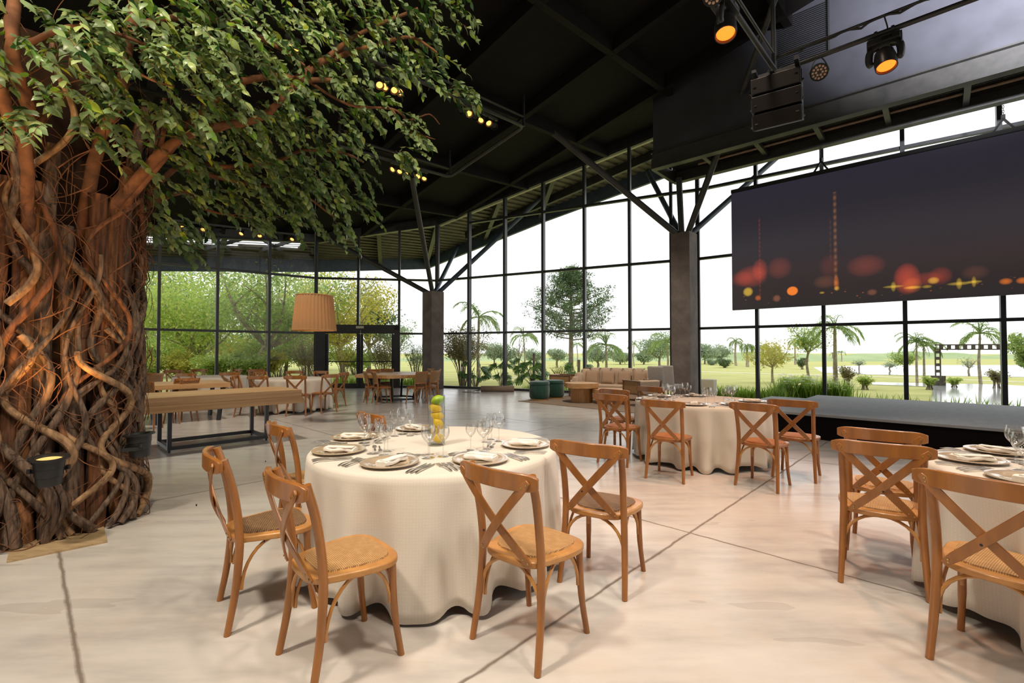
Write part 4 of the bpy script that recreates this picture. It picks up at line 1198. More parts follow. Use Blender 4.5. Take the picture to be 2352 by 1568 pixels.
# grey high-backed chairs by the column
def dining(x, y, rz, label):
    t = thing('upholstered_chair', label, 'chair', (x, y, 0.0), rz, 'grey high backed chairs')
    mb = MB(); mb.box((0, 0, 0.43), (0.48, 0.5, 0.12)); mb.build('seat', GREYF, t, smooth=False, bevel=0.025, seg=3)
    mb = MB(); mb.box((0, -0.22, 0.74), (0.46, 0.09, 0.56), R=Matrix.Rotation(0.12, 3, 'X')); mb.build('backrest', GREYF, t, smooth=False, bevel=0.03, seg=3)
    for sx in (-1, 1):
        for sy in (-1, 1):
            mb = MB(); mb.tube([(sx*0.2, sy*0.2, 0), (sx*0.2, sy*0.2, 0.38)], [0.015, 0.022], 8); mb.build('leg', W_DARK, t)
dining(4.00, 12.65, math.radians(-50), 'left of two grey upholstered chairs beside the plastered column')
dining(4.46, 13.25, math.radians(-50), 'right of two grey upholstered chairs beside the plastered column')
bx = thing('air_unit', 'pale beige boxy air unit standing against the plastered column', 'appliance', (5.42, 12.95, 0), ANG_B+0.1)
mb = MB(); mb.box((0, 0, 0.40), (0.34, 0.30, 0.50)); mb.build('housing', BEIGE, bx, smooth=False, bevel=0.02)
mb = MB(); mb.box((0, 0, 0.075), (0.30, 0.26, 0.15)); mb.build('plinth', BLACK, bx, smooth=False)
mb = MB(); mb.lathe([(0, 0), (0.018, 0), (0.018, 0.01), (0, 0.01)], 12, (0.02, -0.156, 0.42)); mb.build('button', BLACK, bx)
# rolled rug near the windows
rr = thing('rolled_rug', 'partly rolled brown rug lying on the floor by the windows', 'rug', (-0.98, 16.3, 0.0), 0.1)
mb = MB(); pts = []
for i in range(40):
    a = 0.5*i; r = 0.03+0.0022*i
    pts.append((r*math.cos(a), 0.115+r*math.sin(a)))
vs = []; fs = []
for i, (y, z) in enumerate(pts):
    vs += [(-0.1, y, z), (1.05, y, z)]
for i in range(39): fs.append((2*i, 2*i+1, 2*i+3, 2*i+2))
mb.add(vs, fs); o = mb.build('roll', RUGM, rr); s_ = o.modifiers.new('solid', 'SOLIDIFY'); s_.thickness = 0.008
mb = MB(); n = 10; vs = []
for i in range(n+1):
    k = i/n; vs += [(-0.12-0.62*k, -0.10+0.05*k, 0.008+0.10*(1-k)**2), (-0.12-0.55*k, 0.16-0.06*k, 0.008+0.03*(1-k)**2)]
fs = [(2*i, 2*i+2, 2*i+3, 2*i+1) for i in range(n)]
mb.add(vs, fs); o = mb.build('loose_flap', RUGM, rr); s_ = o.modifiers.new('solid', 'SOLIDIFY'); s_.thickness = 0.008
# ================================================================== indoor tree
def onroof(px, py, d):
    r = ray(px, py)
    # z = CAMZ + r.z*k ; roof - d
    base = zroof(0, 0)-d
    k = (base-CAMZ)/(r.z-0.1945*r.x+0.0822*r.y)
    return Vector((r.x*k, r.y*k, CAMZ+r.z*k))
TB = -5.06; TA0 = -1.35; TA1 = 0.60; CR = 0.34; TBK = -6.9
def perim(s):
    """point and outward normal on the trunk outline in plan, s from the left end of the front face round the corner"""
    Lf = TA1-CR-TA0; Lc = CR*PI/2
    if s < Lf: a, b, na, nb = TA0+s, TB, 0.0, 1.0
    elif s < Lf+Lc:
        t = (s-Lf)/CR; a, b = TA1-CR+CR*math.sin(t), TB-CR+CR*math.cos(t); na, nb = math.sin(t), math.cos(t)
    else: a, b, na, nb = TA1, TB-CR-(s-Lf-Lc), 1.0, 0.0
    return a, b, na, nb
SLEN = (TA1-CR-TA0)+CR*PI/2+1.3
def tp(s, z, off):
    a, b, na, nb = perim(max(0.0, min(SLEN, s)))
    fl = 0.05*math.exp(-z/0.5)+0.10*max(0, z-2.4)**1.5
    p = ab(a+na*(off+fl), b+nb*(off+fl)); return Vector((p.x, p.y, z))
tc = ab((TA0+TA1)/2, (TB+TBK)/2)
tree = thing('bark_tree', 'big artificial tree with log clad trunk, twisting vines and ficus leaves', 'tree', (0, 0, 0))
mb = MB(); mb.prism([tuple(ab(a, b).xy) for a, b in ((TA0, TBK), (TA1-0.08, TBK), (TA1-0.08, TB-0.1-CR*0.4), (TA1-0.25, TB-0.1), (TA0, TB-0.1))], 0, 3.9)
mb.build('trunk_core', CORE, tree, smooth=False)
r = random.Random(21)
s = 0.03
while s < SLEN:
    rad = r.uniform(0.045, 0.085); z1 = r.uniform(2.6, 3.7)
    pts = []; rs = []
    ph = r.uniform(0, 6)
    zs = [0.0]+[0.3*i for i in range(1, int(z1/0.3)+1)]
    for z in zs:
        pts.append(tp(s+0.035*math.sin(z*1.4+ph), z, 0.0+0.015*math.sin(z*2+ph))); rs.append(rad*(1.05-0.06*z)*(1+0.1*math.sin(z*3+ph)))
    mb = MB(); mb.tube(pts, rs, 10); mb.build('log', r.choice((BARK, BARK, BARKP, VINE)), tree)
    s += rad*1.75
def vine(s0, z0, s1, z1, rad, off, amp, fq, m, name='vine', n=22):
    ph = r.uniform(0, 6.28); pts = []; rs = []
    for i in range(n+1):
        k = i/n; z = z0+(z1-z0)*k
        ss = s0+(s1-s0)*k+amp*math.sin(fq*k*PI+ph)+0.02*math.sin(9*k+ph)
        pts.append(tp(ss, z, off+0.035*math.sin(3.1*k*PI+ph))); rs.append(rad*(1.0-0.25*k)*(1+0.08*math.sin(11*k+ph)))
    mb = MB(); mb.tube(smoothpath(pts, 2), [rs[min(n, i//2)] for i in range(2*n+1)], 9); mb.build(name, m, tree)
for i in range(72):
    s0 = r.uniform(0.0, SLEN-0.6); z0 = r.choice((0.02, 0.02, r.uniform(0.1, 2.2))); dz = r.uniform(1.1, 2.3)
    z1 = min(3.7, z0+dz); ds = r.uniform(-0.42, 0.42)*(dz/1.5)
    vine(s0, z0, max(0, min(SLEN-0.4, s0+ds)), z1, r.uniform(0.018, 0.036), 0.085+r.uniform(0, 0.05), r.uniform(0.04, 0.13), r.uniform(2.0, 4.2), r.choice((VINE, VINE, VINE, VINEP, BARK)))
# thin tendrils: too many to count
mb = MB()
for i in range(620):
    s0 = r.uniform(0, SLEN-0.5); z0 = r.uniform(0.05, 3.3); n = 8
    dirx = r.uniform(-1, 1); L = r.uniform(0.35, 1.2); ph = r.uniform(0, 6.28); cr_ = r.uniform(0.02, 0.09); dzz = r.choice((1, -0.6)); w3 = r.uniform(4, 8)
    pts = []; off0 = r.uniform(0.09, 0.19)
    for q in range(n+1):
        k = q/n
        pts.append(tp(s0+dirx*L*0.45*k+cr_*math.sin(w3*k+ph), max(0.02, z0+L*0.8*k*dzz+cr_*math.cos(w3*0.8*k+ph)), off0+0.035*math.sin(6*k+ph)))
    pts = smoothpath(pts, 3); rr0 = r.uniform(0.0022, 0.0055); m_ = len(pts)
    mb.tube(pts, [rr0*(1-0.6*q/m_) for q in range(m_)], 4, cap=False)
o = mb.build('tendrils', TENDRIL, tree); o['kind'] = 'stuff'

# branches, given as points in the hall
def br(pts, r0, r1):
    pts = smoothpath(pts, 5); n = len(pts)
    mb = MB(); mb.tube([p+Vector((r.uniform(-1, 1), r.uniform(-1, 1), r.uniform(-1, 1)))*r0*0.14 for p in pts], [(r0+(r1-r0)*i/(n-1))*r.uniform(0.93, 1.07) for i in range(n)], 12); mb.build('branch', BRANCH, tree)
br([tp(1.30, 2.2, -0.16), at(70, 300, 3.45), at(55, 220, 3.3), at(30, 120, 3.1), at(35, -60, 3.2)], 0.05, 0.035)
br([tp(1.65, 2.2, -0.16), at(225, 340, 3.8), at(245, 290, 3.75), at(280, 200, 3.7), at(300, 60, 3.8), at(330, -80, 3.9)], 0.05, 0.035)
br([tp(1.36, 2.0, -0.12), at(60, 350, 3.3), at(22, 270, 3.15), at(-2, 190, 3.05), at(-30, 90, 3.0)], 0.042, 0.03)
br([tp(1.7, 2.3, -0.18), at(390, 335, 4.0), at(500, 292, 4.1), at(585, 275, 4.15), at(630, 245, 4.15), at(700, 165, 4.2), at(790, 115, 4.3)], 0.042, 0.022)
br([tp(1.8, 2.25, -0.18), at(480, 240, 4.1), at(600, 178, 4.15), at(690, 182, 4.15), at(760, 185, 4.3)], 0.036, 0.02)
br([at(640, 232, 4.15), at(730, 150, 4.2), at(830, 75, 4.3), at(960, 20, 4.3)], 0.03, 0.014)
br([at(730, 145, 4.3), at(860, 105, 4.25), at(940, 85, 4.2), at(1005, 120, 4.1)], 0.026, 0.008)
br([tp(1.9, 2.2, -0.18), at(405, 385, 4.7), at(520, 383, 4.8), at(630, 372, 4.9), at(700, 345, 5.0), at(790, 352, 5.1), at(835, 372, 5.2)], 0.03, 0.01)
br([at(430, 390, 4.7), at(560, 420, 5.0), at(680, 440, 5.1), at(770, 500, 5.2)], 0.03, 0.008)
br([tp(1.85, 2.4, -0.18), at(420, 440, 4.8), at(470, 480, 4.9), at(560, 500, 5.0)], 0.03, 0.008)
br([at(300, 60, 3.8), at(420, 40, 3.8), at(540, 60, 3.8), at(640, 110, 4.0), at(700, 150, 4.1)], 0.03, 0.01)
br([at(700, 182, 4.25), at(800, 240, 4.2), at(900, 250, 4.2), at(940, 275, 4.2), at(985, 262, 4.2), at(1010, 285, 4.2)], 0.014, 0.004)
br([at(900, 250, 4.2), at(935, 295, 4.2), at(975, 312, 4.2), at(1000, 320, 4.2)], 0.009, 0.003)
br([at(60, 100, 3.1), at(180, 60, 3.2), at(330, 100, 3.3), at(420, 150, 3.4)], 0.02, 0.008)
br([at(230, 110, 3.3), at(280, 130, 3.3), at(330, 175, 3.3), at(400, 200, 3.4)], 0.014, 0.005)
# foliage: hanging sprays of ficus leaves
blobs = [(60, 40, 3.0, .62), (230, 40, 3.2, .66), (400, 40, 3.6, .7), (560, 70, 3.9, .72), (720, 30, 4.2, .62), (880, 20, 4.2, .5), (990, 10, 4.2, .26), (870, 130, 4.2, .52), (985, 165, 4.1, .2), (760, 230, 4.3, .3), (700, 200, 4.3, .42),
         (520, 190, 4.0, .58), (300, 150, 3.4, .5), (130, 170, 3.0, .38), (60, 190, 2.95, .3), (360, 250, 3.8, .36), (480, 330, 4.6, .55), (620, 330, 4.8, .52), (740, 370, 5.0, .42), (800, 330, 5.0, .22), (560, 440, 5.0, .45), (420, 430, 4.8, .42), (700, 450, 5.1, .36), (795, 460, 5.1, .2),
         (380, 510, 4.7, .16), (400, 545, 4.7, .10), (780, 510, 5.2, .12), (640, 490, 5.1, .2), (910, 235, 4.2, .16), (925, 290, 4.2, .1), (915, 350, 4.2, .06), (250, 235, 3.3, .16), (210, 290, 3.3, .1), (540, 490, 5.0, .15), (1035, 15, 4.1, .1), (1025, 190, 4.0, .08), (600, 60, 3.4, .45), (450, 120, 3.3, .45), (365, 440, 4.4, .3), (350, 505, 4.35, .14), (455, 500, 4.8, .24), (340, 330, 3.95, .34), (560, 300, 4.6, .4), (640, 420, 5.0, .35), (770, 400, 5.1, .34), (690, 300, 4.6, .4), (600, 400, 4.9, .38), (810, 210, 4.2, .3), (480, 420, 4.9, .3)]
mb = MB(); tw = MB()
r = random.Random(5)
trunk_c = Vector((tc.x, tc.y, 3.4))
for (px, py, Y, R) in blobs:
    c = at(px, py, Y); vol = R**2.2
    ns = max(5, int(118*vol))
    for i in range(ns):
        while True:
            q = Vector((r.uniform(-1, 1), r.uniform(-1, 1), r.uniform(-1, 1)))
            if q.length <= 1: break
        p = c+q*R
        out = (p-trunk_c); out.z = 0; out.normalize()
        d = (out*0.8+Vector((r.uniform(-.5, .5), r.uniform(-.5, .5), r.uniform(-.55, .25)))).normalized()
        L = r.uniform(0.2, 0.36); n = r.randint(9, 14); pts = []
        cur = Vector(p)
        for k in range(n+1):
            pts.append(Vector(cur)); d = (d+Vector((0, 0, -0.09))).normalized(); cur += d*(L/n)
        tw.tube(pts[::2]+([pts[-1]] if len(pts) % 2 == 0 else []), 0.0022, 3, cap=False)
        for k in range(1, n+1):
            t = (pts[k]-pts[k-1]).normalized(); sd = t.cross(Vector((0, 0, 1)))
            if sd.length < 0.05: sd = Vector((1, 0, 0))
            sd.normalize(); sgn = 1 if k % 2 else -1
            ld = (t*0.75+sd*sgn*0.75+Vector((r.uniform(-.3, .3), r.uniform(-.3, .3), r.uniform(-.5, .1)))).normalized()
            nr = (Vector((0, 0, 0.75))+Vector((r.uniform(-.8, .8), -0.5+r.uniform(-.8, .8), 0))).normalized()
            LL = r.uniform(0.065, 0.098)
            mb.leaf(pts[k], ld, nr, LL, LL*0.54, r.uniform(0.05, 0.3))
o = mb.build('foliage', F_FICUS, tree)
o = tw.build('twigs', BRANCH, tree); o['kind'] = 'stuff'

# floor hatch in front of the trunk
pts = [onz(15, 1293), onz(246, 1246), onz(236, 1203), onz(28, 1240)]
mb = MB(); mb.prism([(p.x, p.y) for p in pts], 0.001, 0.014)
tag(mb.build('floor_hatch', HATCH, smooth=False), 'narrow beige board lying on the floor against the bark trunk', 'board')
# uplights clamped to the trunk
def uplight(loc, tilt, rz, label, lit):
    t = thing('uplight', label, 'lamp', loc, rz, 'black can uplights on the trunk')
    R = Matrix.Rotation(tilt, 4, 'X')
    prof = [(0.0, 0.0), (0.066, 0.0), (0.070, 0.01), (0.072, 0.06), (0.076, 0.063), (0.078, 0.12), (0.082, 0.123), (0.084, 0.18), (0.108, 0.182), (0.108, 0.192), (0.076, 0.192), (0.072, 0.17), (0.0, 0.168)]
    mb = MB(); mb.lathe(prof, 28); mb.v = [tuple(R @ Vector(v)) for v in mb.v]; mb.build('housing', BLACK, t)
    mb = MB(); mb.lathe([(0.0, 0.176), (0.071, 0.176), (0.071, 0.170)], 24); mb.v = [tuple(R @ Vector(v)) for v in mb.v]
    mb.build('lens', emis('lamp_amber_glow', S(255, 210, 120), 1.25) if lit else BLACK, t)
    mb = MB(); 
    for sx in (-1, 1):
        mb.box((sx*0.089, 0.05, 0.08), (0.006, 0.14, 0.03)); mb.lathe([(0, 0), (0.012, 0), (0.012, 0.03), (0, 0.03)], 8, (sx*0.098, 0, 0.09))
    mb.box((0, 0.12, 0.08), (0.184, 0.01, 0.03)); mb.build('bracket', BLACK, t)
    return t
u1 = at(112, 1112, 3.28); uplight((u1.x, u1.y, u1.z), 0.10, ANG_A, 'lit black uplight with amber glow clamped to the bark trunk', True)
u2 = at(322, 1048, 3.95); uplight((u2.x, u2.y, u2.z), -0.05, ANG_A+PI/2*0.9, 'unlit black uplight at the right side of the bark trunk', False)

# ================================================================== pendant lampshades
LG = emis('bulb_warm', S(255, 170, 90), 6.0)
def pendant(px, Y, label):
    rad = 47.5*Y/FPX; top = at(px, 678, Y); bot = at(px, 759, Y); h = top.z-bot.z
    t = thing('pendant_lamp', label, 'lamp', (bot.x, Y, bot.z), 0, 'pleated pendant lampshades')
    mb = MB(); mb.lathe([(rad, 0.0), (rad*0.995, 0.01), (rad*0.83, h-0.01), (rad*0.825, h)], 144, fold=lambda i, a, q, z: q*(1+0.034*(abs(((a*36/(2*PI)) % 1.0)-0.5)*2-0.5)))
    mb.build('lamp_shade', LAMPF, t)
    mb = MB()
    for zz, q in ((0.006, rad), (h-0.006, rad*0.827)): mb.tube([(q*math.cos(2*PI*k/48), q*math.sin(2*PI*k/48), zz) for k in range(49)], 0.008, 6, cap=False)
    for k in range(3): mb.tube([(0, 0, h-0.03), (rad*0.82*math.cos(2.1*k), rad*0.82*math.sin(2.1*k), h-0.01)], 0.004, 5)
    mb.build('shade_ring', mat('shade_trim', S(190, 140, 90), 0.8)[0], t)
    mb = MB(); mb.tube([(0, 0, h*0.55), (0, 0, h+0.02)], 0.02, 8); mb.tube([(0, 0, h), (0, 0, zroof(bot.x, Y)-bot.z-0.05)], 0.006, 6); mb.build('cord', BLACK, t)
    mb = MB(); mb.blob((0, 0, h*0.45), (0.05, 0.05, 0.07), 12, 8); mb.build('bulb', LG, t)
    l = D.lights.new('pendant_light', 'POINT'); l.energy = 2.2; l.color = (1.0, 0.45, 0.15); l.shadow_soft_size = 0.08
    lo = D.objects.new('pendant_light', l); COL.objects.link(lo); lo.parent = t; lo.location = (-0.1, -0.02, h*0.45)
pendant(722, 9.4, 'large pleated beige pendant lampshade beside the glass doors')
pendant(264, 9.4, 'second pleated pendant lampshade peeking out behind the bark trunk')

# ================================================================== ceiling pipes, track spots
def pipeframe(name, label, pts, r_, d_up, hang=True):
    t = thing(name, label, 'pipe rail', (0, 0, 0), 0, 'lighting pipe rails under the ceiling')
    mb = MB(); mb.tube(smoothpath(pts, 1), r_, 10); mb.build('lower_pipe', STEEL, t)
    mb = MB(); mb.tube([p+Vector((0, 0, d_up)) for p in pts], r_*0.7, 8); mb.build('upper_pipe', STEEL, t)
    return t
def corner(pts, rr=0.18):
    out = [pts[0]]
    for i in range(1, len(pts)-1):
        p, q, s = Vector(pts[i-1]), Vector(pts[i]), Vector(pts[i+1])
        a = q+(p-q).normalized()*rr; b = q+(s-q).normalized()*rr
        for k in range(6):
            t = k/5; out.append(a*(1-t)**2+q*2*t*(1-t)+b*t*t)
    out.append(pts[-1]); return out
DP = 0.85
cA, cB, cC, cD = onroof(700, 70, DP), onroof(1203, 290, DP), onroof(1033, 406, DP), onroof(780, 335, DP)
fr = thing('pipe_rail', 'rectangular black pipe rail with track spots under the ceiling', 'pipe rail', (0, 0, 0), 0, 'lighting pipe rails under the ceiling')
mb = MB(); mb.tube(corner([cA, cB, cC, cD]), 0.045, 10); mb.build('lower_pipe', STEEL, fr)
mb = MB(); mb.tube([p+Vector((0, 0, 0.24)) for p in (cA, cB, cC, cD)], 0.03, 8); mb.build('upper_pipe', STEEL, fr)
for p in (cB, cC, lerp2(cA, cB, 0.3).to_3d() if False else cA*0.65+cB*0.35, cD):
    mb = MB(); mb.tube([p, Vector((p.x, p.y, zroof(p.x, p.y)-0.06))], 0.035, 8); mb.build('hanger', BLACK, fr)
GLOW = emis('spot_bulb_glow', S(255, 170, 84), 2.6)
def track(px0, py0, px1, py1, n, lit, label, d=1.0):
    p, q = onroof(px0, py0, d), onroof(px1, py1, d)
    t = thing('track_spots', label, 'spotlights', (0, 0, 0), 0, 'track spot bars on the pipe rail')
    mb = MB(); mb.beam(p, q, 0.05, 0.05); mb.build('track_bar', STEEL, t, smooth=False)
    rr_ = random.Random(n+int(px0))
    for i in range(n):
        k = (i+0.5)/n; c = p*(1-k)+q*k-Vector((0, 0, 0.14))
        aim = Vector((rr_.uniform(-0.5, 0.5), -0.75, rr_.uniform(-1.2, -0.6))).normalized()
        R = aim.to_track_quat('Z', 'Y').to_matrix()
        mb = MB(); mb.lathe([(0, -0.09), (0.04, -0.085), (0.05, -0.03), (0.085, 0.06), (0.085, 0.09), (0.078, 0.09), (0.06, 0.04), (0, 0.03)], 16)
        mb.v = [tuple(c+R @ Vector(v)) for v in mb.v]; mb.tube([c, c+Vector((0, 0, 0.13))], 0.012, 6)
        sp = mb.build('spot_head', BLACK, t)
        if i in lit:
            mb = MB(); mb.lathe([(0, 0.07), (0.055, 0.068), (0.06, 0.055)], 14); mb.v = [tuple(c+R @ Vector(v)) for v in mb.v]; mb.build('bulb', GLOW, sp)
track(1052, 232, 1142, 276, 6, (1, 3, 4), 'row of track spots on the near arm of the ceiling pipe rail')
track(897, 372, 982, 397, 6, (0, 1, 2, 4, 5), 'row of track spots on the far arm of the ceiling pipe rail')
track(655, 82, 690, 96, 2, (0, 1), 'pair of track spots glowing behind the upper leaves')
track(862, 172, 930, 196, 4, (0, 1, 2, 3), 'row of track spots glowing behind the right hand leaves')
track(395, 505, 690, 540, 7, (0, 1, 3, 4, 6), 'row of track spots high above the far left tables', 0.55)

# ================================================================== stage lighting rig at right
ZR = 5.2
rc = onz(1783, 166, ZR); rB = rc+BX.to_3d()*5.5; rA = rc-AX.to_3d()*3.6
rig = thing('lighting_rig', 'level black pipe frame carrying stage lights at upper right', 'pipe rail', (0, 0, 0), 0, 'lighting pipe rails under the ceiling')
for e, nm in ((rB, 'pipe'), (rA, 'pipe')):
    mb = MB(); mb.tube([rc, e], 0.03, 12); mb.build('lower_pipe', STEEL, rig)
    mb = MB(); mb.tube([rc+Vector((0, 0, 0.2)), e+Vector((0, 0, 0.2))], 0.018, 8); mb.build('upper_pipe', STEEL, rig)
mb = MB(); mb.tube([rc-AX.to_3d()*0.12, Vector((rc.x, rc.y, 0))-AX.to_3d()*0.12+Vector((0, 0, zroof(rc.x, rc.y)-0.05))], 0.028, 10); mb.build('hanger', STEEL, rig)
mb = MB(); mb.tube([rB-BX.to_3d()*0.5, Vector((rB.x, rB.y, zroof(rB.x, rB.y)-0.05))-BX.to_3d()*0.5], 0.028, 10); mb.build('hanger', STEEL, rig)
# cables looped along the upper pipe
mb = MB(); pts = []
for i in range(60):
    k = i/59; p = rc+(rB-rc)*k; pts.append(p+Vector((0.02*math.sin(9*i), 0.02*math.cos(5*i), 0.185+0.018*math.sin(i*1.7))))
mb.tube(pts, 0.014, 6); mb.build('cable', BLACK, rig)
HOT = emis('moving_head_glow', S(255, 104, 28), 3.3)
HEADG = mottled('moving_head_shell', S(52, 50, 52), S(44, 42, 44), 8, 0.35)
def moving_head(px, py_top, Yadj, label, onpipe):
    # hangs from the pipe at the point where the sight line px meets it
    o, e = (rc, rB) if onpipe == 'B' else (rc, rA)
    dd = (e-o); dl = dd.length; dd.normalize()
    s, _ = onv(px, 300, o.xy, dd.xy.normalized())
    p = o+dd*s
    rz = ANG_B if onpipe == 'B' else ANG_A
    t = thing('moving_head_light', label, 'stage light', (p.x, p.y, p.z), rz, 'moving head stage lights')
    mb = MB(); mb.box((0, 0, -0.12), (0.30, 0.2, 0.075)); mb.box((-0.155, 0, -0.13), (0.02, 0.1, 0.13)); mb.box((0.155, 0, -0.13), (0.02, 0.1, 0.13)); mb.build('base', BLACK, t, smooth=False, bevel=0.008)
    mb = MB()
    for x in (-0.08, 0.08): mb.box((x, 0, -0.045), (0.03, 0.04, 0.09)); mb.tube([(x-0.015, 0, 0), (x+0.015, 0, 0)], 0.042, 12)
    mb.build('clamps', STEEL, t, smooth=False)
    mb = MB()
    for sx in (-1, 1): mb.tube(smoothpath([(sx*0.06, 0, -0.155), (sx*0.135, 0, -0.19), (sx*0.15, 0, -0.30), (sx*0.13, 0, -0.36)], 4), [0.035]*4+[0.04]*4+[0.038]*4+[0.03], 10)
    mb.build('yoke', HEADG, t)
    aim = (Matrix.Rotation(-rz, 3, 'Z') @ Vector((-0.12, -0.30, -0.95))).normalized(); R = aim.to_track_quat('Z', 'Y').to_matrix(); c = Vector((0, 0, -0.30))
    mb = MB(); mb.lathe([(0, -0.11), (0.06, -0.105), (0.095, -0.06), (0.108, 0.02), (0.112, 0.11), (0.108, 0.155), (0.098, 0.155), (0.094, 0.125), (0, 0.12)], 24); mb.v = [tuple(c+R @ Vector(v)) for v in mb.v]; mb.build('head', HEADG, t)
    mb = MB(); mb.lathe([(0, 0.14), (0.06, 0.136), (0.092, 0.126)], 20); mb.v = [tuple(c+R @ Vector(v)) for v in mb.v]; mb.build('lens', HOT, t)
    mb = MB(); mb.box((0.03, -0.102, -0.12), (0.09, 0.006, 0.035)); mb.build('control_panel', CHROME, t, smooth=False)
    mb = MB(); mb.tube(smoothpath([(0, 0.02, -0.09), (0.03, 0.03, 0.03), (0, 0, 0.2)], 4), 0.008, 6); mb.build('cable', BLACK, t)
    return p
mh2 = moving_head(2035, 75, 0, 'moving head light glowing orange on the right pipe before the bulkhead', 'B')
mh1 = moving_head(1668, 50, 0, 'moving head light glowing orange on the pipe left of the loudspeakers', 'A')
LENS = mat('par_lens', S(226, 190, 160), 0.25, spec=0.6)[0]
def par_can(px, label, onpipe, dz=-0.2):
    o, e = (rc, rB) if onpipe == 'B' else (rc, rA)
    dd = (e-o); dd.normalize(); s, _ = onv(px, 300, o.xy, dd.xy.normalized()); p = o+dd*s
    t = thing('led_par', label, 'stage light', (p.x, p.y, p.z), 0, 'flat led stage lamps')
    aim = Vector((-0.35, -0.75, -0.6)).normalized(); R = aim.to_track_quat('Z', 'Y').to_matrix(); c = Vector((0, 0, dz))
    mb = MB(); mb.lathe([(0, -0.06), (0.08, -0.055), (0.10, -0.02), (0.104, 0.03), (0.096, 0.035), (0.094, 0.02), (0, 0.02)], 28); mb.v = [tuple(c+R @ Vector(v)) for v in mb.v]; mb.build('housing', BLACK, t)
    for k in range(18):
        rr_, a = (0.072, 2*PI*k/12) if k < 12 else (0.036, 2*PI*(k-12)/6)
        mb = MB(); mb.blob((rr_*math.cos(a), rr_*math.sin(a), 0.022), (0.0145, 0.0145, 0.008), 10, 6); mb.v = [tuple(c+R @ Vector(v)) for v in mb.v]; mb.build('lens', LENS, t)
    mb = MB(); q = c+R @ Vector((0.108, 0, 0)); q2 = c+R @ Vector((-0.108, 0, 0)); mb.tube(smoothpath([q, Vector((q.x*0.6, q.y*0.6, dz*0.4)), (0, 0, 0), Vector((q2.x*0.6, q2.y*0.6, dz*0.4)), q2], 3), 0.008, 6); mb.build('bracket', STEEL, t)
par_can(1883, 'round led lamp hanging from the pipe before the dark wall vent', 'B')
par_can(1641, 'round led lamp at the top of the left hand pipe', 'A', -0.16)
# loudspeaker array
sp_c = at(1741, 222, rc.y-0.15)
la = thing('loudspeaker_array', 'hanging array of three black loudspeaker boxes at upper right', 'loudspeaker', (rc.x-0.10, rc.y-0.18, 0), -0.62)
zt = at(1741, 176, rc.y-0.18).z
mb = MB(); mb.box((0, 0, zt+0.055), (0.52, 0.06, 0.045)); mb.box((0.24, 0, zt+0.055), (0.05, 0.45, 0.05)); mb.box((-0.24, 0, zt+0.055), (0.05, 0.40, 0.04)); mb.build('rigging_frame', BLACK, la, smooth=False)
mb = MB(); mb.tube([(0, 0, zt+0.06), (0.05, 0.1, ZR+0.0)], 0.012, 6); mb.tube([(-0.12, 0, zt+0.06), (-0.1, 0.1, ZR)], 0.012, 6); mb.build('hanging_cable', STEEL, la)
GRILL = mottled('speaker_grille', S(36, 32, 30), S(26, 24, 23), 120, 0.7, spec=0.2)
cpos = Vector((0, 0.0, zt-0.015))
for k in range(3):
    h = 0.20; R = Matrix.Rotation(0.10+0.13*k, 3, 'X')
    cpos = cpos+R @ Vector((0, 0, -h/2)); off = cpos.copy(); cpos = cpos+R @ Vector((0, 0, -h/2-0.004))
    mb = MB(); mb.box(off, (0.57, 0.34, h-0.006), R=R); bxx = mb.build('speaker_box', BLACK, la, smooth=False, bevel=0.006)
    mb = MB(); mb.box(off+R @ Vector((0, -0.173, 0)), (0.54, 0.008, h-0.02), R=R); mb.build('grille', GRILL, bxx, smooth=False)
    mb = MB()
    for sx in (-1, 1):
        mb.box(off+R @ Vector((sx*0.235, -0.179, 0.02*sx)), (0.035, 0.006, 0.012), R=R); mb.box(off+R @ Vector((sx*0.296, -0.10, -0.05)), (0.03, 0.03, 0.02), R=R); mb.box(off+R @ Vector((sx*0.289, -0.10, 0.0)), (0.012, 0.04, 0.15), R=R)
    mb.build('pins', CHROME, bxx, smooth=False)
# dark raking strut behind the rig
sv_, zv_ = onv(1704, 214, qp(0, 0.0), dQ); pv_ = qp(sv_, 0.0); pe_ = at(1790, -30, 9.0)
mb = MB(); mb.tube([(pv_.x, pv_.y, zv_), pe_+(pe_-Vector((pv_.x, pv_.y, zv_)))*0.25], 0.06, 10); trim_n[0] += 1
struct(mb.build('trim_%d' % trim_n[0], STEEL))
# ================================================================== garden
GZ = -0.14
LAWN = mottled('lawn_grass', S(198, 194, 132), S(172, 176, 108), 0.35, 0.95, spec=0.05, stretch=(1, 2.2, 1), lo=0.3, hi=0.7, detail=9)
mb = MB(); mb.add([(-260, -30, GZ), (260, -30, GZ), (260, 320, GZ), (-260, 320, GZ)], [(0, 1, 2, 3)]); struct(mb.build('lawn', LAWN, smooth=False))
PATHM = mottled('pale_path', S(226, 220, 204), S(206, 200, 184), 3, 0.8)
def gp(px, py, z=GZ): return onz(px, py, z)
def strip_path(pts, w, z, name='path'):
    mb = MB(); P = [gp(*p) for p in pts]; vs = []
    for i, p in enumerate(P):
        t = (P[min(i+1, len(P)-1)]-P[max(i-1, 0)]); t.z = 0; t.normalize(); n = Vector((-t.y, t.x, 0))
        for s in (-1, 1): vs.append((p.x+n.x*w/2*s, p.y+n.y*w/2*s, z))
        for s in (-1, 1): vs.append((p.x+n.x*w/2*s, p.y+n.y*w/2*s, GZ-0.02))
    fs = []
    for i in range(len(P)-1):
        a = i*4; b = a+4
        fs += [(a, b, b+1, a+1), (a, a+2, b+2, b), (a+1, b+1, b+3, a+3)]
    mb.add(vs, fs); return struct(mb.build(name, PATHM, smooth=False))
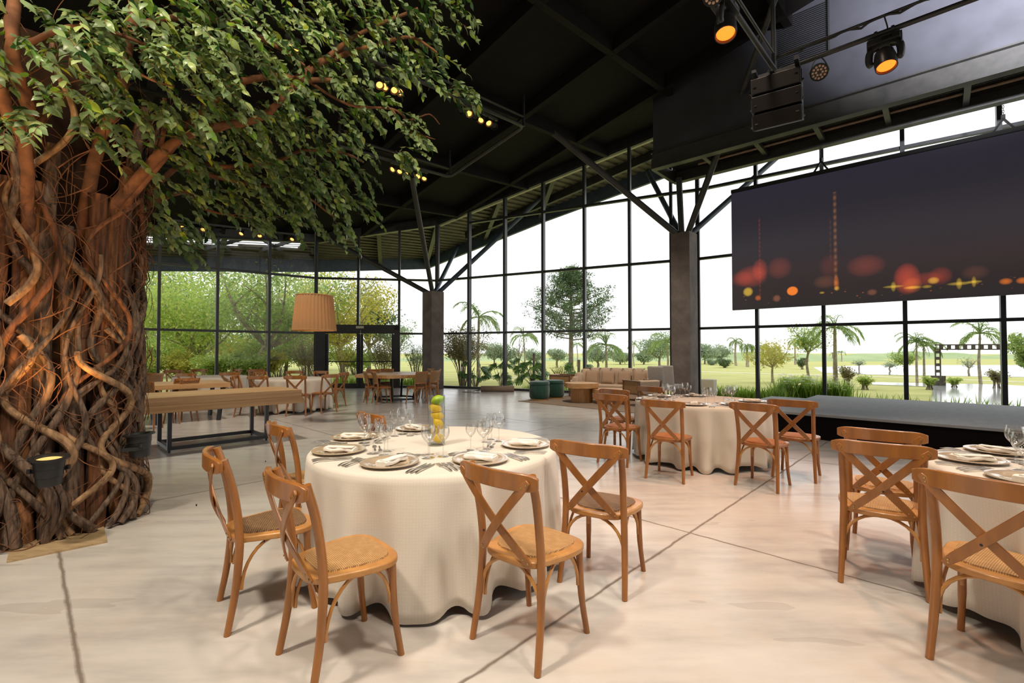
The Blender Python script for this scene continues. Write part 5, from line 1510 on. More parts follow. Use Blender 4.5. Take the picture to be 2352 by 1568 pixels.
strip_path([(1560, 852), (1700, 857), (1900, 862), (2150, 870), (2352, 878), (2600, 886)], 0.5, GZ+0.02)
strip_path([(1050, 866), (1200, 868), (1350, 862), (1560, 850)], 0.5, GZ+0.02)
# lake and its far banks
WAT = mat('lake_water', S(120, 126, 126), 0.08, spec=1.0)[0]
lk = [gp(1868, 843.5), gp(1890, 856), gp(2000, 860.5), gp(2352, 866), gp(2900, 875), gp(3000, 838), gp(2352, 838.5), gp(2000, 838.5)]
mb = MB(); mb.prism([(p.x, p.y) for p in lk], GZ-0.05, GZ+0.015); struct(mb.build('lake', WAT, smooth=False))
BANK = mottled('far_bank', S(172, 186, 140), S(150, 168, 122), 0.08, 0.95, spec=0.05)
def bank(x0, x1, y, h, w, name='far_bank'):
    mb = MB(); n = 60; rr_ = random.Random(int(x0+y)); vs = []
    for i in range(n+1):
        x = x0+(x1-x0)*i/n; hh = h*(0.85+0.3*math.sin(i*0.37)+0.12*math.sin(i*1.3))
        if i in (0, n): hh = 0.0
        vs += [(x, y-w, GZ-0.05), (x, y, GZ+hh), (x, y+w, GZ-0.05)]
    fs = []
    for i in range(n): 
        a = i*3; b = a+3; fs += [(a, b, b+1, a+1), (a+1, b+1, b+2, a+2)]
    mb.add(vs, fs); return struct(mb.build(name, BANK))
bank(-40, 60, 80, 0.75, 9); bank(40, 170, 100, 1.25, 8); bank(-150, -30, 75, 1.6, 9)
# wet paved terrace by the lake
WETP = mottled('wet_paving', S(196, 196, 192), S(166, 168, 166), 2.5, 0.12, spec=0.8, stretch=(1, 3, 1))
tr_ = [gp(2143, 889), gp(2138, 930), gp(2600, 980), gp(2600, 905), gp(2300, 884), gp(1985, 878), gp(1990, 883.5)]
mb = MB(); mb.prism([(p.x, p.y) for p in tr_], GZ-0.05, GZ+0.03); struct(mb.build('terrace', WETP, smooth=False))

def leafcloud(mb, c, R, n, s, r, flat=0.75, full=False):
    for i in range(n):
        while True:
            q = Vector((r.uniform(-1, 1), r.uniform(-1, 1), r.uniform(-1, 1)))
            l = q.length
            if 0.15 < l <= 1 and r.random() < 0.35+0.65*l: break
        p = c+Vector((q.x*R, q.y*R, q.z*R*flat))
        d = Vector((r.uniform(-1, 1), r.uniform(-1, 1), r.uniform(-0.9, 0.4)))
        nr = Vector((q.x*0.5+r.uniform(-.6, .6), q.y*0.5+r.uniform(-.6, .6), 0.6+r.uniform(-.5, .5)))
        if nr.length < 0.01: nr = Vector((0, 0, 1))
        L = s*r.uniform(0.7, 1.35); mb.leaf(p, d, nr, L, L*0.55, 0.1, full)
TREES = []
def broad(px, Y, top, w, leafm, barkm, label, group='garden trees', seed=1, leaf=0.16, n=1500, lean=0.0, clear=0.35, nb=7, tr=0.09, base=None):
    r = random.Random(seed*77+int(px)); X = (px-1176)/FPX*Y; H = at(px, top, Y).z-GZ; Rw = w*Y/FPX/2
    t = thing('broadleaf_tree', label, 'tree', (X, Y, GZ), 0, group)
    mt = MB(); ml = MB(); hc = H*clear
    tpt = [Vector((0, 0, -0.05)), Vector((lean*0.3+r.uniform(-.1, .1), r.uniform(-.1, .1), hc*0.55)), Vector((lean*0.6, 0, hc))]
    mt.tube(smoothpath(tpt, 4), [tr*(1.25-0.35*i/8) for i in range(9)], 8)
    tips = []
    for k in range(nb):
        a = 2*PI*k/nb+r.uniform(-.4, .4); el = r.uniform(0.35, 1.0)
        rr_ = Rw*r.uniform(0.45, 0.85); zt = hc+(H-hc)*r.uniform(0.35, 0.9)
        e = Vector((lean+rr_*math.cos(a), rr_*math.sin(a), zt)); m = (tpt[2]+e)/2+Vector((r.uniform(-.2, .2)*Rw*.5, r.uniform(-.2, .2)*Rw*.5, -0.05*H))
        pp = smoothpath([tpt[2]-Vector((0, 0, hc*0.15*r.random())), m, e], 4)
        mt.tube(pp, [tr*0.6*(1-0.8*i/(len(pp)-1)) for i in range(len(pp))], 6); tips.append(e); tips.append(m)
        for q in range(2):
            b = pp[3+q*2]; e2 = b+Vector((r.uniform(-1, 1)*Rw*0.4, r.uniform(-1, 1)*Rw*0.4, r.uniform(0.05, 0.35)*(H-hc))); mt.tube([b, (b+e2)/2+Vector((0, 0, 0.05)), e2], [tr*0.3, tr*0.2, tr*0.08], 5); tips.append(e2)
    mt.build('trunk', barkm, t)
    tips.append(Vector((lean, 0, H*0.86)))
    k = max(1, int(n*3.2)//len(tips))
    for e in tips:
        rad = Rw*r.uniform(0.26, 0.42); leafcloud(ml, e, rad, k, leaf*0.74, r, 0.7)
    ml.build('foliage', leafm, t); TREES.append(t); return t
def frond(mb, base, az, L, up, droop, lw, r, n=22):
    d = Vector((math.cos(az)*math.cos(up), math.sin(az)*math.cos(up), math.sin(up))); p = Vector(base); pts = [p.copy()]
    for i in range(n):
        d = (d+Vector((0, 0, -droop/n*(1+1.5*i/n)))).normalized(); p = p+d*(L/n); pts.append(p.copy())
    mb.tube(pts[::2], [0.018*L*(1-0.8*i/(len(pts[::2])-1))+0.004 for i in range(len(pts[::2]))], 4, cap=False)
    for i in range(3, n+1):
        t = (pts[i]-pts[i-1]).normalized(); sd = t.cross(Vector((0, 0, 1)))
        if sd.length < 0.02: continue
        sd.normalize(); k = i/n; ll = lw*(0.35+0.65*math.sin(PI*min(1, k*1.02)**0.8))
        for s in (-1, 1):
            dd = (sd*s+t*0.75+Vector((0, 0, r.uniform(-0.5, 0.15)))).normalized(); mb.leaf(pts[i], dd, Vector((0, 0, 1))+sd*s*0.3, ll, ll*0.10+0.012, 0.2, False)
def palm(px, Y, crown, tipw, label, seed, base_z=None, nf=14, tr=0.07, group='garden palms', weep=1.0, leafm=None, trunks=1):
    r = random.Random(seed); X = (px-1176)/FPX*Y; zc = at(px, crown, Y).z-GZ; L = tipw*Y/FPX/2*1.15
    t = thing('palm_tree', label, 'palm', (X, Y, GZ), 0, group)
    for q in range(trunks):
        ox = q*0.35; zq = zc*(1-0.12*q)
        mt = MB(); pp = smoothpath([(ox, 0, -0.05), (ox+r.uniform(-.08, .08), 0, zq*0.5), (ox, 0, zq)], 6); mt.tube(pp, [tr*(1.0-0.4*i/(len(pp)-1)) for i in range(len(pp))], 10)
        mt.tube([(ox, 0, zq), (ox, 0, zq+L*0.28)], [tr*0.75, tr*0.35], 8); mt.build('trunk', T_PALE, t)
        mf = MB()
        for k in range(nf):
            az = 2*PI*k/nf*1.0+r.uniform(-.2, .2)+q; up = r.choice((1.15, 0.85, 0.55, 0.25))+r.uniform(-.12, .12)
            frond(mf, (ox, 0, zq+L*0.22), az, L*r.uniform(0.85, 1.1), up, 1.5*weep, L*0.30, r)
        mf.build('fronds', leafm or F_PALM, t)
    return t
def shrub(px, Y, top, w, leafm, label, seed, stems=14, n=900, leaf=0.07, group='multi stemmed garden shrubs', low=0.45, barkm=None):
    r = random.Random(seed); X = (px-1176)/FPX*Y; H = at(px, top, Y).z-GZ; Rw = w*Y/FPX/2; n = int(n*2.4); leaf = leaf*1.1
    t = thing('shrub', label, 'shrub', (X, Y, GZ), 0, group); mt = MB(); ml = MB()
    for k in range(stems):
        a = 2*PI*k/stems+r.uniform(-.3, .3); q = r.uniform(0.25, 0.95); h = H*r.uniform(0.7, 0.97)*(1-0.2*q)
        b = Vector((0.12*math.cos(a), 0.12*math.sin(a), -0.03)); e = Vector((Rw*q*math.cos(a), Rw*q*math.sin(a), h)); m = Vector((e.x*0.35, e.y*0.35, h*0.5))
        pp = smoothpath([b, m, e], 4); mt.tube(pp, [0.02*(1-0.7*i/(len(pp)-1)) for i in range(len(pp))], 5)
        for j in range(3):
            c = pp[4+j]; e2 = c+Vector((r.uniform(-.3, .3)*Rw, r.uniform(-.3, .3)*Rw, r.uniform(0.1, 0.25)*H)); mt.tube([c, e2], [0.009, 0.004], 4)
            for u in range(n//stems//4+1):
                p = c.lerp(e2, r.random())+Vector((r.gauss(0, .1), r.gauss(0, .1), r.gauss(0, .08)))*Rw*0.9
                if p.z < H*low: continue
                ml.leaf(p, Vector((r.uniform(-1, 1), r.uniform(-1, 1), r.uniform(-.5, .8))), Vector((r.uniform(-1, 1), r.uniform(-1, 1), 1)), leaf*r.uniform(.7, 1.3), leaf*.5, .1, False)
        for u in range(n//stems//4+1):
            p = e+Vector((r.gauss(0, .14), r.gauss(0, .14), r.gauss(0, .1)))*Rw
            if p.z < H*low: continue
            ml.leaf(p, Vector((r.uniform(-1, 1), r.uniform(-1, 1), r.uniform(-.5, .8))), Vector((r.uniform(-1, 1), r.uniform(-1, 1), 1)), leaf*r.uniform(.7, 1.3), leaf*.5, .1, False)
    mt.build('stems', barkm or T_GREY, t); ml.build('foliage', leafm, t); return t

# --- wood beyond the left windows
broad(430, 23, 598, 330, F_LIGHT, T_PALE, 'bright yellow green tree filling the second left window', seed=1, leaf=0.2, n=3600, clear=0.22, nb=9, tr=0.13, lean=0.6)
broad(565, 22, 590, 300, F_MID, T_PALE, 'pale barked leaning tree with open crown in the third left window', seed=2, leaf=0.19, n=2600, clear=0.3, nb=9, tr=0.16, lean=1.6)
broad(790, 26, 600, 300, F_GOLD, T_PALE, 'golden green tree above the glass doors', seed=3, leaf=0.2, n=2600, clear=0.3, nb=9, tr=0.12, lean=-0.4)
broad(655, 29, 596, 300, F_LIGHT, T_GREY, 'light green tree behind the pendant lampshade', seed=4, leaf=0.22, n=2600, clear=0.3, nb=8)
broad(340, 29, 560, 300, F_MID, T_GREY, 'green tree beside the bark trunk in the leftmost window', seed=5, leaf=0.22, n=2600, clear=0.25, nb=8)
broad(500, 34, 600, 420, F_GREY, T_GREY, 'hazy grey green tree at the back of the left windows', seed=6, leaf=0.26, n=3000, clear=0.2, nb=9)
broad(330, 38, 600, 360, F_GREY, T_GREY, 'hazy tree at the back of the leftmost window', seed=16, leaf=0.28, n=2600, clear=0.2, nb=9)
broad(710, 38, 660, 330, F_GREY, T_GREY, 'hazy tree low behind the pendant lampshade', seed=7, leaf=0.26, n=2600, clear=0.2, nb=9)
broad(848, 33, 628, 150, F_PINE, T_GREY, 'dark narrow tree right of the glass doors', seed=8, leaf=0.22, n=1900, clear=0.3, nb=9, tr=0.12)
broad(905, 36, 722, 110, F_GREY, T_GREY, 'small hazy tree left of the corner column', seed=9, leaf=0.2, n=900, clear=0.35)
broad(600, 24, 770, 90, F_MID, T_PALE, 'slim young tree with orange fruit tone under the third left window', seed=10, leaf=0.13, n=600, clear=0.5, tr=0.05)
for i, (px, Y, top, w) in enumerate(((330, 20.5, 800, 120), (415, 21, 806, 120), (495, 20, 808, 130), (570, 20.5, 803, 120), (620, 21.5, 800, 90))):
    shrub(px, Y, top, w, (F_LIGHT, F_GOLD, F_LIGHT, F_MID, F_GOLD)[i], ('low leafy bush beside the bark trunk outside the glass', 'low golden bush below the first dark mullion', 'low bright bush behind the farthest white table', 'low green bush outside between the two far white tables', 'low golden bush left of the bare stemmed shrub')[i], 40+i, stems=10, n=1300, leaf=0.12, group='low bushes outside the left windows', low=0.05)
for i, (px, Y, top, w) in enumerate(((335, 27, 770, 210), (440, 28, 752, 220), (540, 27, 765, 200), (640, 28, 762, 190), (725, 29, 785, 170), (815, 31, 800, 150))):
    shrub(px, Y, top, w, (F_MID, F_LIGHT, F_GOLD, F_MID, F_LIGHT, F_MID)[i], 'tall undergrowth thicket beyond the %s' % ('leftmost pane', 'second left pane', 'mullion right of the second left pane', 'third left pane', 'pendant lampshade', 'glass doors')[i], 140+i, stems=16, n=1500, leaf=0.17, group='thickets beyond the left windows', low=0.03)
shrub(705, 21.0, 757, 110, F_BRONZE, 'bare stemmed bronze shrub below the pendant lampshade', 31, stems=20, n=1000, leaf=0.07, low=0.35)
shrub(880, 21.5, 764, 118, F_BRONZE, 'bushy bronze shrub behind the glass doors', 32, stems=20, n=1500, leaf=0.07, low=0.25)
shrub(790, 22.5, 770, 90, F_GOLD, 'thin golden shrub behind the left door leaf', 33, stems=12, n=500, leaf=0.07, low=0.4)
shrub(955, 22.5, 772, 80, F_GREY, 'grey shrub outside left of the corner column', 34, stems=14, n=700, leaf=0.07, low=0.3)
shrub(1062, 19.8, 735, 140, F_BRONZE, 'large vase shaped bronze shrub right of the corner column', 35, stems=26, n=3600, leaf=0.075, low=0.42)
# --- middle windows
palm(1100, 23.5, 745, 130, 'palm rising behind the vase shaped shrub', 51, nf=12, tr=0.09)
palm(1203, 33, 782, 80, 'slender palm left of the tall pine', 52, nf=14, tr=0.07)
palm(1392, 27, 806, 112, 'drooping palm right of the pine trunk behind the sofa', 53, nf=16, tr=0.09)
palm(1532, 30, 800, 100, 'palm partly hidden by the plastered column', 54, nf=14, tr=0.08)
palm(1456, 48, 795, 40, 'thin distant palm above the sofa right end', 55, nf=12, tr=0.07)
palm(1325, 48, 795, 40, 'thin distant palm just right of the pine trunk', 56, nf=12, tr=0.07)
def pine(px, Y, top, w, label):
    r = random.Random(99); X = (px-1176)/FPX*Y; H = at(px, top, Y).z-GZ; Rw = w*Y/FPX/2
    t = thing('pine_tree', label, 'tree', (X, Y, GZ), 0); mt = MB(); ml = MB()
    mt.tube([(0, 0, -0.1), (0.03, 0, H*0.5), (0, 0, H*0.97)], [0.17, 0.12, 0.025], 10)
    for i in range(46):
        z = H*(0.34+0.62*i/46); a = i*2.4; k = (i/46)
        L = Rw*(0.75+0.35*math.sin(PI*min(1, k*1.25+0.1)))*(1 if k < 0.55 else 1-(k-0.55)/0.55)*r.uniform(0.8, 1.1)+0.25
        e = Vector((L*math.cos(a), L*math.sin(a), z+L*0.22)); b = Vector((0, 0, z-L*0.05)); m = (b+e)/2-Vector((0, 0, L*0.06))
        pp = smoothpath([b, m, e], 4); mt.tube(pp, [0.05*(1-0.75*q/(len(pp)-1)) for q in range(len(pp))], 5)
        for q in range(3, len(pp)):
            for u in range(2):
                c = pp[q]+Vector((r.uniform(-.4, .4), r.uniform(-.4, .4), r.uniform(-.05, .3)))*0.7
                for v in range(34):
                    d = Vector((r.gauss(0, 1), r.gauss(0, 1), r.gauss(0.35, .8))); ml.leaf(c+d*0.10, d, Vector((r.uniform(-1, 1), r.uniform(-1, 1), .5)), 0.17, 0.05, .1, False)
    mt.build('trunk', T_GREY, t); ml.build('needles', F_PINE, t)
pine(1311, 30, 614, 158, 'tall dark pine standing alone behind the middle windows')
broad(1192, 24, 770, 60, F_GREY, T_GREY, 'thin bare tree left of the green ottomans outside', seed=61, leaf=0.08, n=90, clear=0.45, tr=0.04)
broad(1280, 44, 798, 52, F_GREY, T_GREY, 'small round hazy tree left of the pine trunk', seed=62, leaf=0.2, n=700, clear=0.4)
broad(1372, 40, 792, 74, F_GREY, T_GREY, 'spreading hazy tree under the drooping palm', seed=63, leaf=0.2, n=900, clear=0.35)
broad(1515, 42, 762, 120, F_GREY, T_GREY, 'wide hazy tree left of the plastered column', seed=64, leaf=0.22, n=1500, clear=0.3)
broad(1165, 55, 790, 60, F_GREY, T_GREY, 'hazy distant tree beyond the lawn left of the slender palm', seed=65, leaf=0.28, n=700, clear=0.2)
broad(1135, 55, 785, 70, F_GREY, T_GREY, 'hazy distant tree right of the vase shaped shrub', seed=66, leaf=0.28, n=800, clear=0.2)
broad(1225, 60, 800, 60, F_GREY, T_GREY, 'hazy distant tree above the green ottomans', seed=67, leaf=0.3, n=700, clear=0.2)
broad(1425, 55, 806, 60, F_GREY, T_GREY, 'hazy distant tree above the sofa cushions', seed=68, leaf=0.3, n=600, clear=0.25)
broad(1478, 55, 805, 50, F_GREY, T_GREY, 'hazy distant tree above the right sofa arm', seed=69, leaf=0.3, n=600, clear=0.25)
shrub(1287, 20.5, 828, 60, F_GOLD, 'twiggy little shrub right of the green ottomans outside', 36, stems=14, n=160, leaf=0.06, low=0.3)
# monstera plants against the glass
def monstera(px, Y, top, w, label, seed, n=20, pole=False):
    r = random.Random(seed); X = (px-1176)/FPX*Y; H = at(px, top, Y).z-GZ; Rw = w*Y/FPX/2
    t = thing('monstera_plant', label, 'plant', (X, Y, GZ), 0, 'monstera plants outside the glass'); mt = MB(); ml = MB()
    if pole: mt.tube([(0.05, 0.02, -0.03), (0.08, 0.05, H*1.08)], 0.05, 8)
    for k in range(n):
        a = r.uniform(0, 2*PI); q = r.uniform(0.35, 1.0); h = H*r.uniform(0.3, 0.98)
        b = Vector((0, 0, h*0.35 if pole else 0)); e = Vector((Rw*q*math.cos(a), min(Rw*q*math.sin(a), 0.6), h)); e.y = max(e.y, -0.35)
        mt.tube(smoothpath([b, (b+e)/2+Vector((0, 0, h*0.12)), e], 3), 0.008, 5)
        L = r.uniform(0.24, 0.38); d = Vector((math.cos(a), math.sin(a)*0.6, -0.55)).normalized(); nr = Vector((r.uniform(-.3, .3), -0.6, 0.7)); sd = d.cross(nr).normalized(); up = sd.cross(d)
        # split leaf: a midrib with pairs of lobes
        for s in range(7):
            k2 = s/6; c = e+d*L*(k2*0.85-0.1); wd = L*0.55*math.sin(PI*(0.18+0.75*(1-k2)))
            for sg in (-1, 1):
                tip = c+sd*sg*wd+d*L*0.16; ml.add([c-d*L*0.075, c+d*L*0.085, tip+d*L*0.04-up*0.03, tip-d*L*0.05-up*0.03], [(0, 1, 2, 3) if sg > 0 else (3, 2, 1, 0)])
    mt.build('stems', T_GREY, t); ml.build('leaves', F_DARK, t)
def ylot(px, off):
    s, _ = onv(px, 800, C1, dF1); p = C1+dF1*s; return p.y+off
monstera(1092, ylot(1092, 0.9), 822, 55, 'broad monstera left of the rolled rug outside', 71, 22)
monstera(1150, ylot(1150, 0.9), 826, 65, 'monstera behind the rolled rug outside', 72, 16)
monstera(1222, ylot(1222, 0.9), 818, 70, 'tall monstera on a stake behind the ottomans', 73, 30, True)
monstera(1325, ylot(1325, 0.8), 832, 50, 'monstera on a stake left of the sofa', 74, 16, True)
# --- right windows
broad(1662, 44, 824, 36, F_PINE, T_GREY, 'small round dark tree on the lawn near the right window', seed=81, leaf=0.15, n=900, clear=0.12)
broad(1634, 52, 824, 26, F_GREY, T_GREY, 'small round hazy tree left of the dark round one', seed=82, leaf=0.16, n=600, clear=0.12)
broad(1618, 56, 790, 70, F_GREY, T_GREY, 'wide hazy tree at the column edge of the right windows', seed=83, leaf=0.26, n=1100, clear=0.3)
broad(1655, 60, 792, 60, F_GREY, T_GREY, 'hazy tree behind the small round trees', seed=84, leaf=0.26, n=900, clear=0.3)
palm(1690, 50, 790, 44, 'tallest distant palm left of the second right mullion', 57, nf=18, tr=0.13, weep=1.3)
palm(1716, 46, 800, 46, 'drooping distant palm beside the second right mullion', 58, nf=20, tr=0.16, weep=1.9)
palm(1752, 50, 802, 40, 'drooping distant palm just past the second right mullion', 59, nf=18, tr=0.13, weep=1.9)
palm(1780, 48, 806, 40, 'drooping distant palm behind the yellow crowned tree', 60, nf=18, tr=0.13, weep=1.9)
palm(1826, 54, 790, 40, 'distant palm above the yellow crowned tree', 61, nf=16, tr=0.12, weep=1.4)
palm(1932, 70, 812, 22, 'tiny far palm right of the royal palm', 62, nf=14, tr=0.1)
palm(1912, 75, 814, 16, 'tiniest far palm behind the royal palm trunk', 63, nf=12, tr=0.1)
broad(1774, 23, 784, 112, F_GOLD, T_PALE, 'small forked tree with a yellow crown behind the stage', seed=85, leaf=0.12, n=900, clear=0.42, nb=7, tr=0.05)
broad(1857, 27, 742, 100, F_MID, T_GREY, 'open crowned tree left of the royal palm', seed=86, leaf=0.13, n=1100, clear=0.5, nb=9, tr=0.06)
palm(1918, 21, 768, 118, 'royal palm with smooth pale trunk under the big screen', 64, nf=15, tr=0.10)
palm(2105, 23, 796, 84, 'pair of slim palms beside the fourth right mullion', 65, nf=12, tr=0.06, trunks=2)
palm(2251, 22, 780, 110, 'palm standing behind the wooden arch', 66, nf=13, tr=0.07)
broad(2078, 30, 800, 60, F_MID, T_GREY, 'small leafy tree left of the pair of slim palms', seed=87, leaf=0.13, n=600, clear=0.4, tr=0.05)
broad(2225, 30, 818, 44, F_GREY, T_PALE, 'small bare tree inside the wooden arch', seed=88, leaf=0.09, n=160, clear=0.4, tr=0.05)
broad(2045, 36, 830, 40, F_GREY, T_PALE, 'small umbrella shaped tree by the lake', seed=89, leaf=0.12, n=150, clear=0.5, tr=0.05)
broad(1972, 40, 826, 34, F_GREY, T_PALE, 'low umbrella shaped tree on the lake shore', seed=90, leaf=0.12, n=150, clear=0.5, tr=0.05)
broad(2366, 18, 760, 90, F_MID, T_GREY, 'leafy tree at the far right edge of the windows', seed=91, leaf=0.13, n=1300, clear=0.3, tr=0.06)
broad(1842, 40, 820, 26, F_PINE, T_GREY, 'small dark conical tree by the open crowned tree', seed=92, leaf=0.14, n=350, clear=0.15)
for i, (px, Y, top, w, m_) in enumerate(((1943, 20.5, 838, 44, F_BRONZE), (1985, 19, 862, 40, F_LIGHT), (2133, 19, 862, 30, F_LIGHT), (2286, 19.5, 845, 48, F_BRONZE), (1845, 20, 862, 60, F_LIGHT), (2190, 20, 866, 30, F_LIGHT), (1808, 18.5, 862, 40, F_LIGHT))):
    shrub(px, Y, top, w, m_, ('twiggy bush at the foot of the royal palm', 'low bush right of the royal palm', 'low bush at the foot of the wooden arch', 'bronze bush right of the wooden arch', 'feathery green bush by the garden lights', 'small bush inside the wooden arch', 'leafy bush beside the flowering clump')[i], 90+i, stems=12, n=420, leaf=0.08, group='low bushes by the terrace', low=0.1)
# strappy planting against the glass: more blades than anyone could count
def blades(name, label, pts, n, h, seed, flower=0):
    r = random.Random(seed); mb = MB(); fl = MB()
    for i in range(n):
        k = r.random()*(len(pts)-1); j = int(k); p = pts[j].lerp(pts[j+1], k-j); p = p+Vector((r.gauss(0, .12), abs(r.gauss(0, .22)), 0)); p.z = GZ-0.02
        H = h*r.uniform(0.6, 1.15); a = r.uniform(0, 2*PI); ln = r.uniform(0.1, 0.5)*H; s = Vector((-math.sin(a), math.cos(a), 0))*0.012
        q1 = p+Vector((math.cos(a)*ln*0.35, math.sin(a)*ln*0.35, H*0.65)); q2 = p+Vector((math.cos(a)*ln, math.sin(a)*ln, H))
        mb.add([p-s, p+s, q1+s*0.9, q1-s*0.9, q2], [(0, 1, 2, 3), (3, 2, 4)])
        if flower and r.random() < flower:
            c = q2+Vector((0, 0, 0.03))
            for u in range(4): fl.leaf(c, Vector((math.cos(u*1.57), math.sin(u*1.57), 0.3)), Vector((0, 0, 1)), 0.075, 0.05, 0, False)
    mb.cur = 0; o_n = len(mb.f)
    if flower:
        mb.cur = 1; mb.add(fl.v, fl.f)
    o = mb.build(name, [F_GRASS, F_FLOWER]); return tag(o, label, 'plants', kind='stuff')
def line_out(P, d, s0, s1, off, n=8):
    nrm = Vector((-d.y, d.x)); nrm = nrm if nrm.y > 0 else -nrm
    return [ (P+d*(s0+(s1-s0)*i/n)+nrm*off).to_3d() for i in range(n+1)]
blades('strappy_plants', 'strappy green leaves outside the glass doors', line_out(K2, d2b, 0.4, 4.5, 0.7), 900, 0.62, 1)
blades('tall_grass', 'tall grass along the foot of the middle windows', line_out(C1, dF1, 3.6, 7.4, 0.7), 800, 0.35, 2)
blades('garden_border', 'leafy green border outside the right windows behind the table', line_out(FR0, dFR, 0.1, 2.4, 0.8), 1100, 0.5, 3)
blades('flowering_clump', 'clump of white flowering strappy plants behind the stage', line_out(FR0, dFR, 2.0, 3.7, 1.2), 1300, 0.75, 4, 0.11)
blades('iris_leaves', 'spiky dark leaves along the right windows behind the stage', line_out(FR0, dFR, 4.2, 9.0, 0.5), 420, 0.5, 5)
# low strip of paving just outside the middle windows
P_ = line_out(C1, dF1, -0.2, 9.0, 0.12, 1); Q_ = line_out(C1, dF1, -0.2, 9.0, 0.62, 1)
mb = MB(); mb.prism([(P_[0].x, P_[0].y), (P_[1].x, P_[1].y), (Q_[1].x, Q_[1].y), (Q_[0].x, Q_[0].y)], GZ-0.05, -0.05); struct(mb.build('kerb', PATHM, smooth=False))
# wooden arch on the terrace
ar = thing('wooden_arch', 'wooden lattice arch standing on the terrace by the lake', 'arch', (0, 0, 0), 0)
a0, a1 = at(2155, 880, 21.0), at(2420, 884, 19.0); ARW = mottled('arch_wood', S(92, 82, 66), S(60, 54, 44), 12, 0.8); tz = at(2155, 797, 21.0).z
def lattice(mb, p, q, w):
    p, q = Vector(p), Vector(q); L = (q-p).length; d = (q-p)/L; hz = abs(d.z) > 0.5
    side = Vector((1, -0.12, 0)).normalized() if hz else Vector((0, 0, 1))
    for s in (-1, 1): mb.beam(p+side*s*w/2, q+side*s*w/2, 0.025, 0.05, up=(0, 1, 0) if hz else (0, 0, 1))
    n = int(L/0.13)
    for i in range(n):
        if i % 2: 
            c = p+d*(L*(i+0.5)/n); mb.beam(c-side*w/2, c+side*w/2, 0.13, 0.06, up=(0, 1, 0))
mb = MB(); lattice(mb, (a0.x, a0.y, GZ+0.45), (a0.x, a0.y, tz), 0.2); mb.build('post', ARW, ar, smooth=False)
mb = MB(); lattice(mb, (a1.x, a1.y, GZ+0.45), (a1.x, a1.y, tz), 0.2); mb.build('post', ARW, ar, smooth=False)
mb = MB(); lattice(mb, (a0.x-0.1, a0.y, tz), (a1.x+0.1, a1.y, tz), 0.2); mb.build('crossbar', ARW, ar, smooth=False)
for p in (a0, a1):
    mb = MB(); mb.box((p.x, p.y, GZ+0.23), (0.36, 0.36, 0.46)); mb.build('base_block', ARW, ar, smooth=False)
# little garden lights
for px, py, lb in ((1823, 889, 'left of two small glowing garden lights behind the stage'), (1838, 884, 'right of two small glowing garden lights behind the stage')):
    p = at(px, py, 16.5); t = thing('garden_light', lb, 'lamp', (p.x, p.y, GZ), 0, 'garden lights'); h = p.z-GZ
    mb = MB(); mb.tube([(0, 0, -0.02), (0, 0, h-0.05)], 0.012, 6); mb.build('stake', BLACK, t)
    mb = MB(); mb.blob((0, 0, h), (0.06, 0.06, 0.06), 10, 8); mb.build('bulb', emis('garden_glow', S(255, 225, 150), 4.0), t)

# ================================================================== light
w = D.worlds.new('overcast_sky'); SC.world = w; w.use_nodes = True
nt = w.node_tree; bg = nt.nodes['Background']
tcn = nt.nodes.new('ShaderNodeTexCoord'); nz = nt.nodes.new('ShaderNodeTexNoise'); nz.inputs['Scale'].default_value = 1.2; nz.inputs['Detail'].default_value = 3
rp = nt.nodes.new('ShaderNodeValToRGB'); rp.color_ramp.elements[0].color = (0.93, 0.95, 0.97, 1); rp.color_ramp.elements[1].color = (1.0, 1.0, 1.0, 1)
nt.links.new(tcn.outputs['Generated'], nz.inputs['Vector']); nt.links.new(nz.outputs['Fac'], rp.inputs[0]); nt.links.new(rp.outputs[0], bg.inputs[0])
bg.inputs[1].default_value = 1.7
def spot(name, loc, target, energy, col, size, blend=0.6, rad=0.15):
    l = D.lights.new(name, 'SPOT'); l.energy = energy; l.color = col; l.spot_size = math.radians(size); l.spot_blend = blend; l.shadow_soft_size = rad
    o = D.objects.new(name, l); COL.objects.link(o); o.location = loc
    o.rotation_euler = (Vector(target)-Vector(loc)).to_track_quat('-Z', 'Y').to_euler(); return o
WARM = (1.0, 0.88, 0.73)
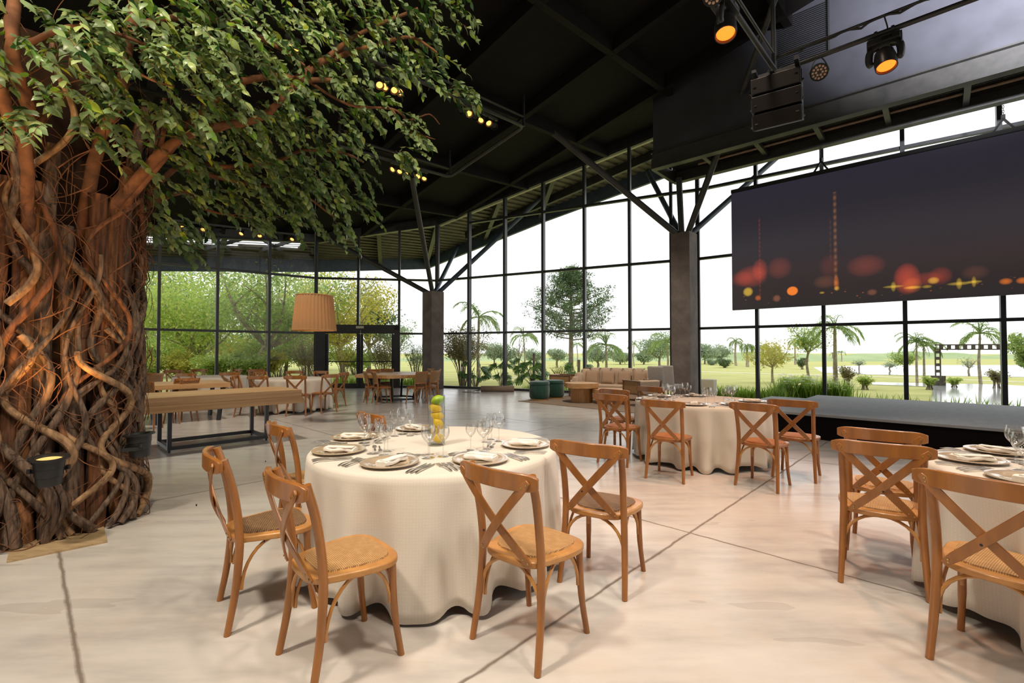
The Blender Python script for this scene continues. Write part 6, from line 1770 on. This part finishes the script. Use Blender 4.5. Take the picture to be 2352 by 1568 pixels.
# added fill spots without fixtures, brighten floor, tables and lounge from above
spot('fill_spot', (-0.9, 2.6, 7.4), (-0.7, 3.2, 0.0), 250, (1.0, 0.90, 0.78), 60, 0.9, 0.3)
spot('fill_spot', (0.2, -0.6, 7.2), (0.0, 1.0, 0.0), 900, WARM, 85, 0.9, 0.3)
spot('fill_spot', (2.6, 0.4, 7.8), (2.2, 1.4, 0.0), 950, WARM, 85, 0.9, 0.3)
spot('fill_spot', (3.6, 2.2, 8.0), (3.4, 2.8, 0.0), 520, WARM, 70, 0.9, 0.3)
spot('fill_spot', (-3.0, 0.2, 6.6), (-2.6, 1.6, 0.0), 1400, WARM, 95, 0.9, 0.3)
spot('fill_spot', (2.0, 5.0, 7.8), (2.4, 6.0, 0.0), 850, (1.0, 0.80, 0.66), 75, 0.9, 0.3)
spot('fill_spot', (-4.4, 8.0, 6.2), (-4.8, 9.4, 0.0), 1000, WARM, 95, 0.9, 0.3)
spot('fill_spot', (2.2, 10.4, 7.6), (2.6, 13.2, 0.3), 1700, WARM, 70, 0.9, 0.3)
spot('bulkhead_fill', (7.2, 1.6, 6.2), (8.9, 8.3, 8.6), 23000, (0.93, 0.94, 1.0), 48, 1.0, 0.3)  # added spot out of view, brightens the right part of the bulkhead
# added lights without fixtures, brighten the leaves from the camera side
spot('leaf_fill', (-0.6, 0.6, 5.9), (-2.4, 3.9, 4.1), 740, (1.0, 0.87, 0.60), 90, 0.9, 0.2)
spot('leaf_fill', (-3.2, 1.2, 2.1), (-2.9, 4.0, 4.5), 150, (1.0, 0.72, 0.34), 80, 0.9, 0.2)
# moving heads wash the tables orange
spot('moving_head_beam', (mh2.x, mh2.y-0.15, mh2.z-0.5), (2.6, 5.4, 0.4), 260, (1.0, 0.36, 0.12), 60, 0.9, 0.1)
spot('moving_head_beam', (mh1.x, mh1.y-0.12, mh1.z-0.5), (1.5, 3.6, 0.0), 200, (1.0, 0.36, 0.12), 60, 0.9, 0.1)
# uplight on the trunk
spot('uplight_beam', (u1.x+0.01, u1.y-0.03, u1.z+0.22), (u1.x-0.14, u1.y+0.22, u1.z+1.4), 110, (1.0, 0.50, 0.14), 70, 0.7, 0.05)
spot('uplight_beam', tuple(onz(-40, 900, 1.3)+Vector((0.1, -0.5, 0.0))), tuple(at(30, 200, 3.2)), 40, (1.0, 0.46, 0.14), 60, 0.8, 0.05)  # unseen light in front of the trunk, no uplight stands there

SC.view_settings.view_transform = 'Standard'; SC.view_settings.look = 'None'
SC.view_settings.exposure = 0.0; SC.view_settings.gamma = 1.0; SC.view_settings.use_curve_mapping = False
try:
    SC.cycles.transparent_max_bounces = 32; SC.cycles.max_bounces = 8; SC.cycles.diffuse_bounces = 4; SC.cycles.glossy_bounces = 4
    SC.cycles.sample_clamp_indirect = 6.0
except Exception: pass
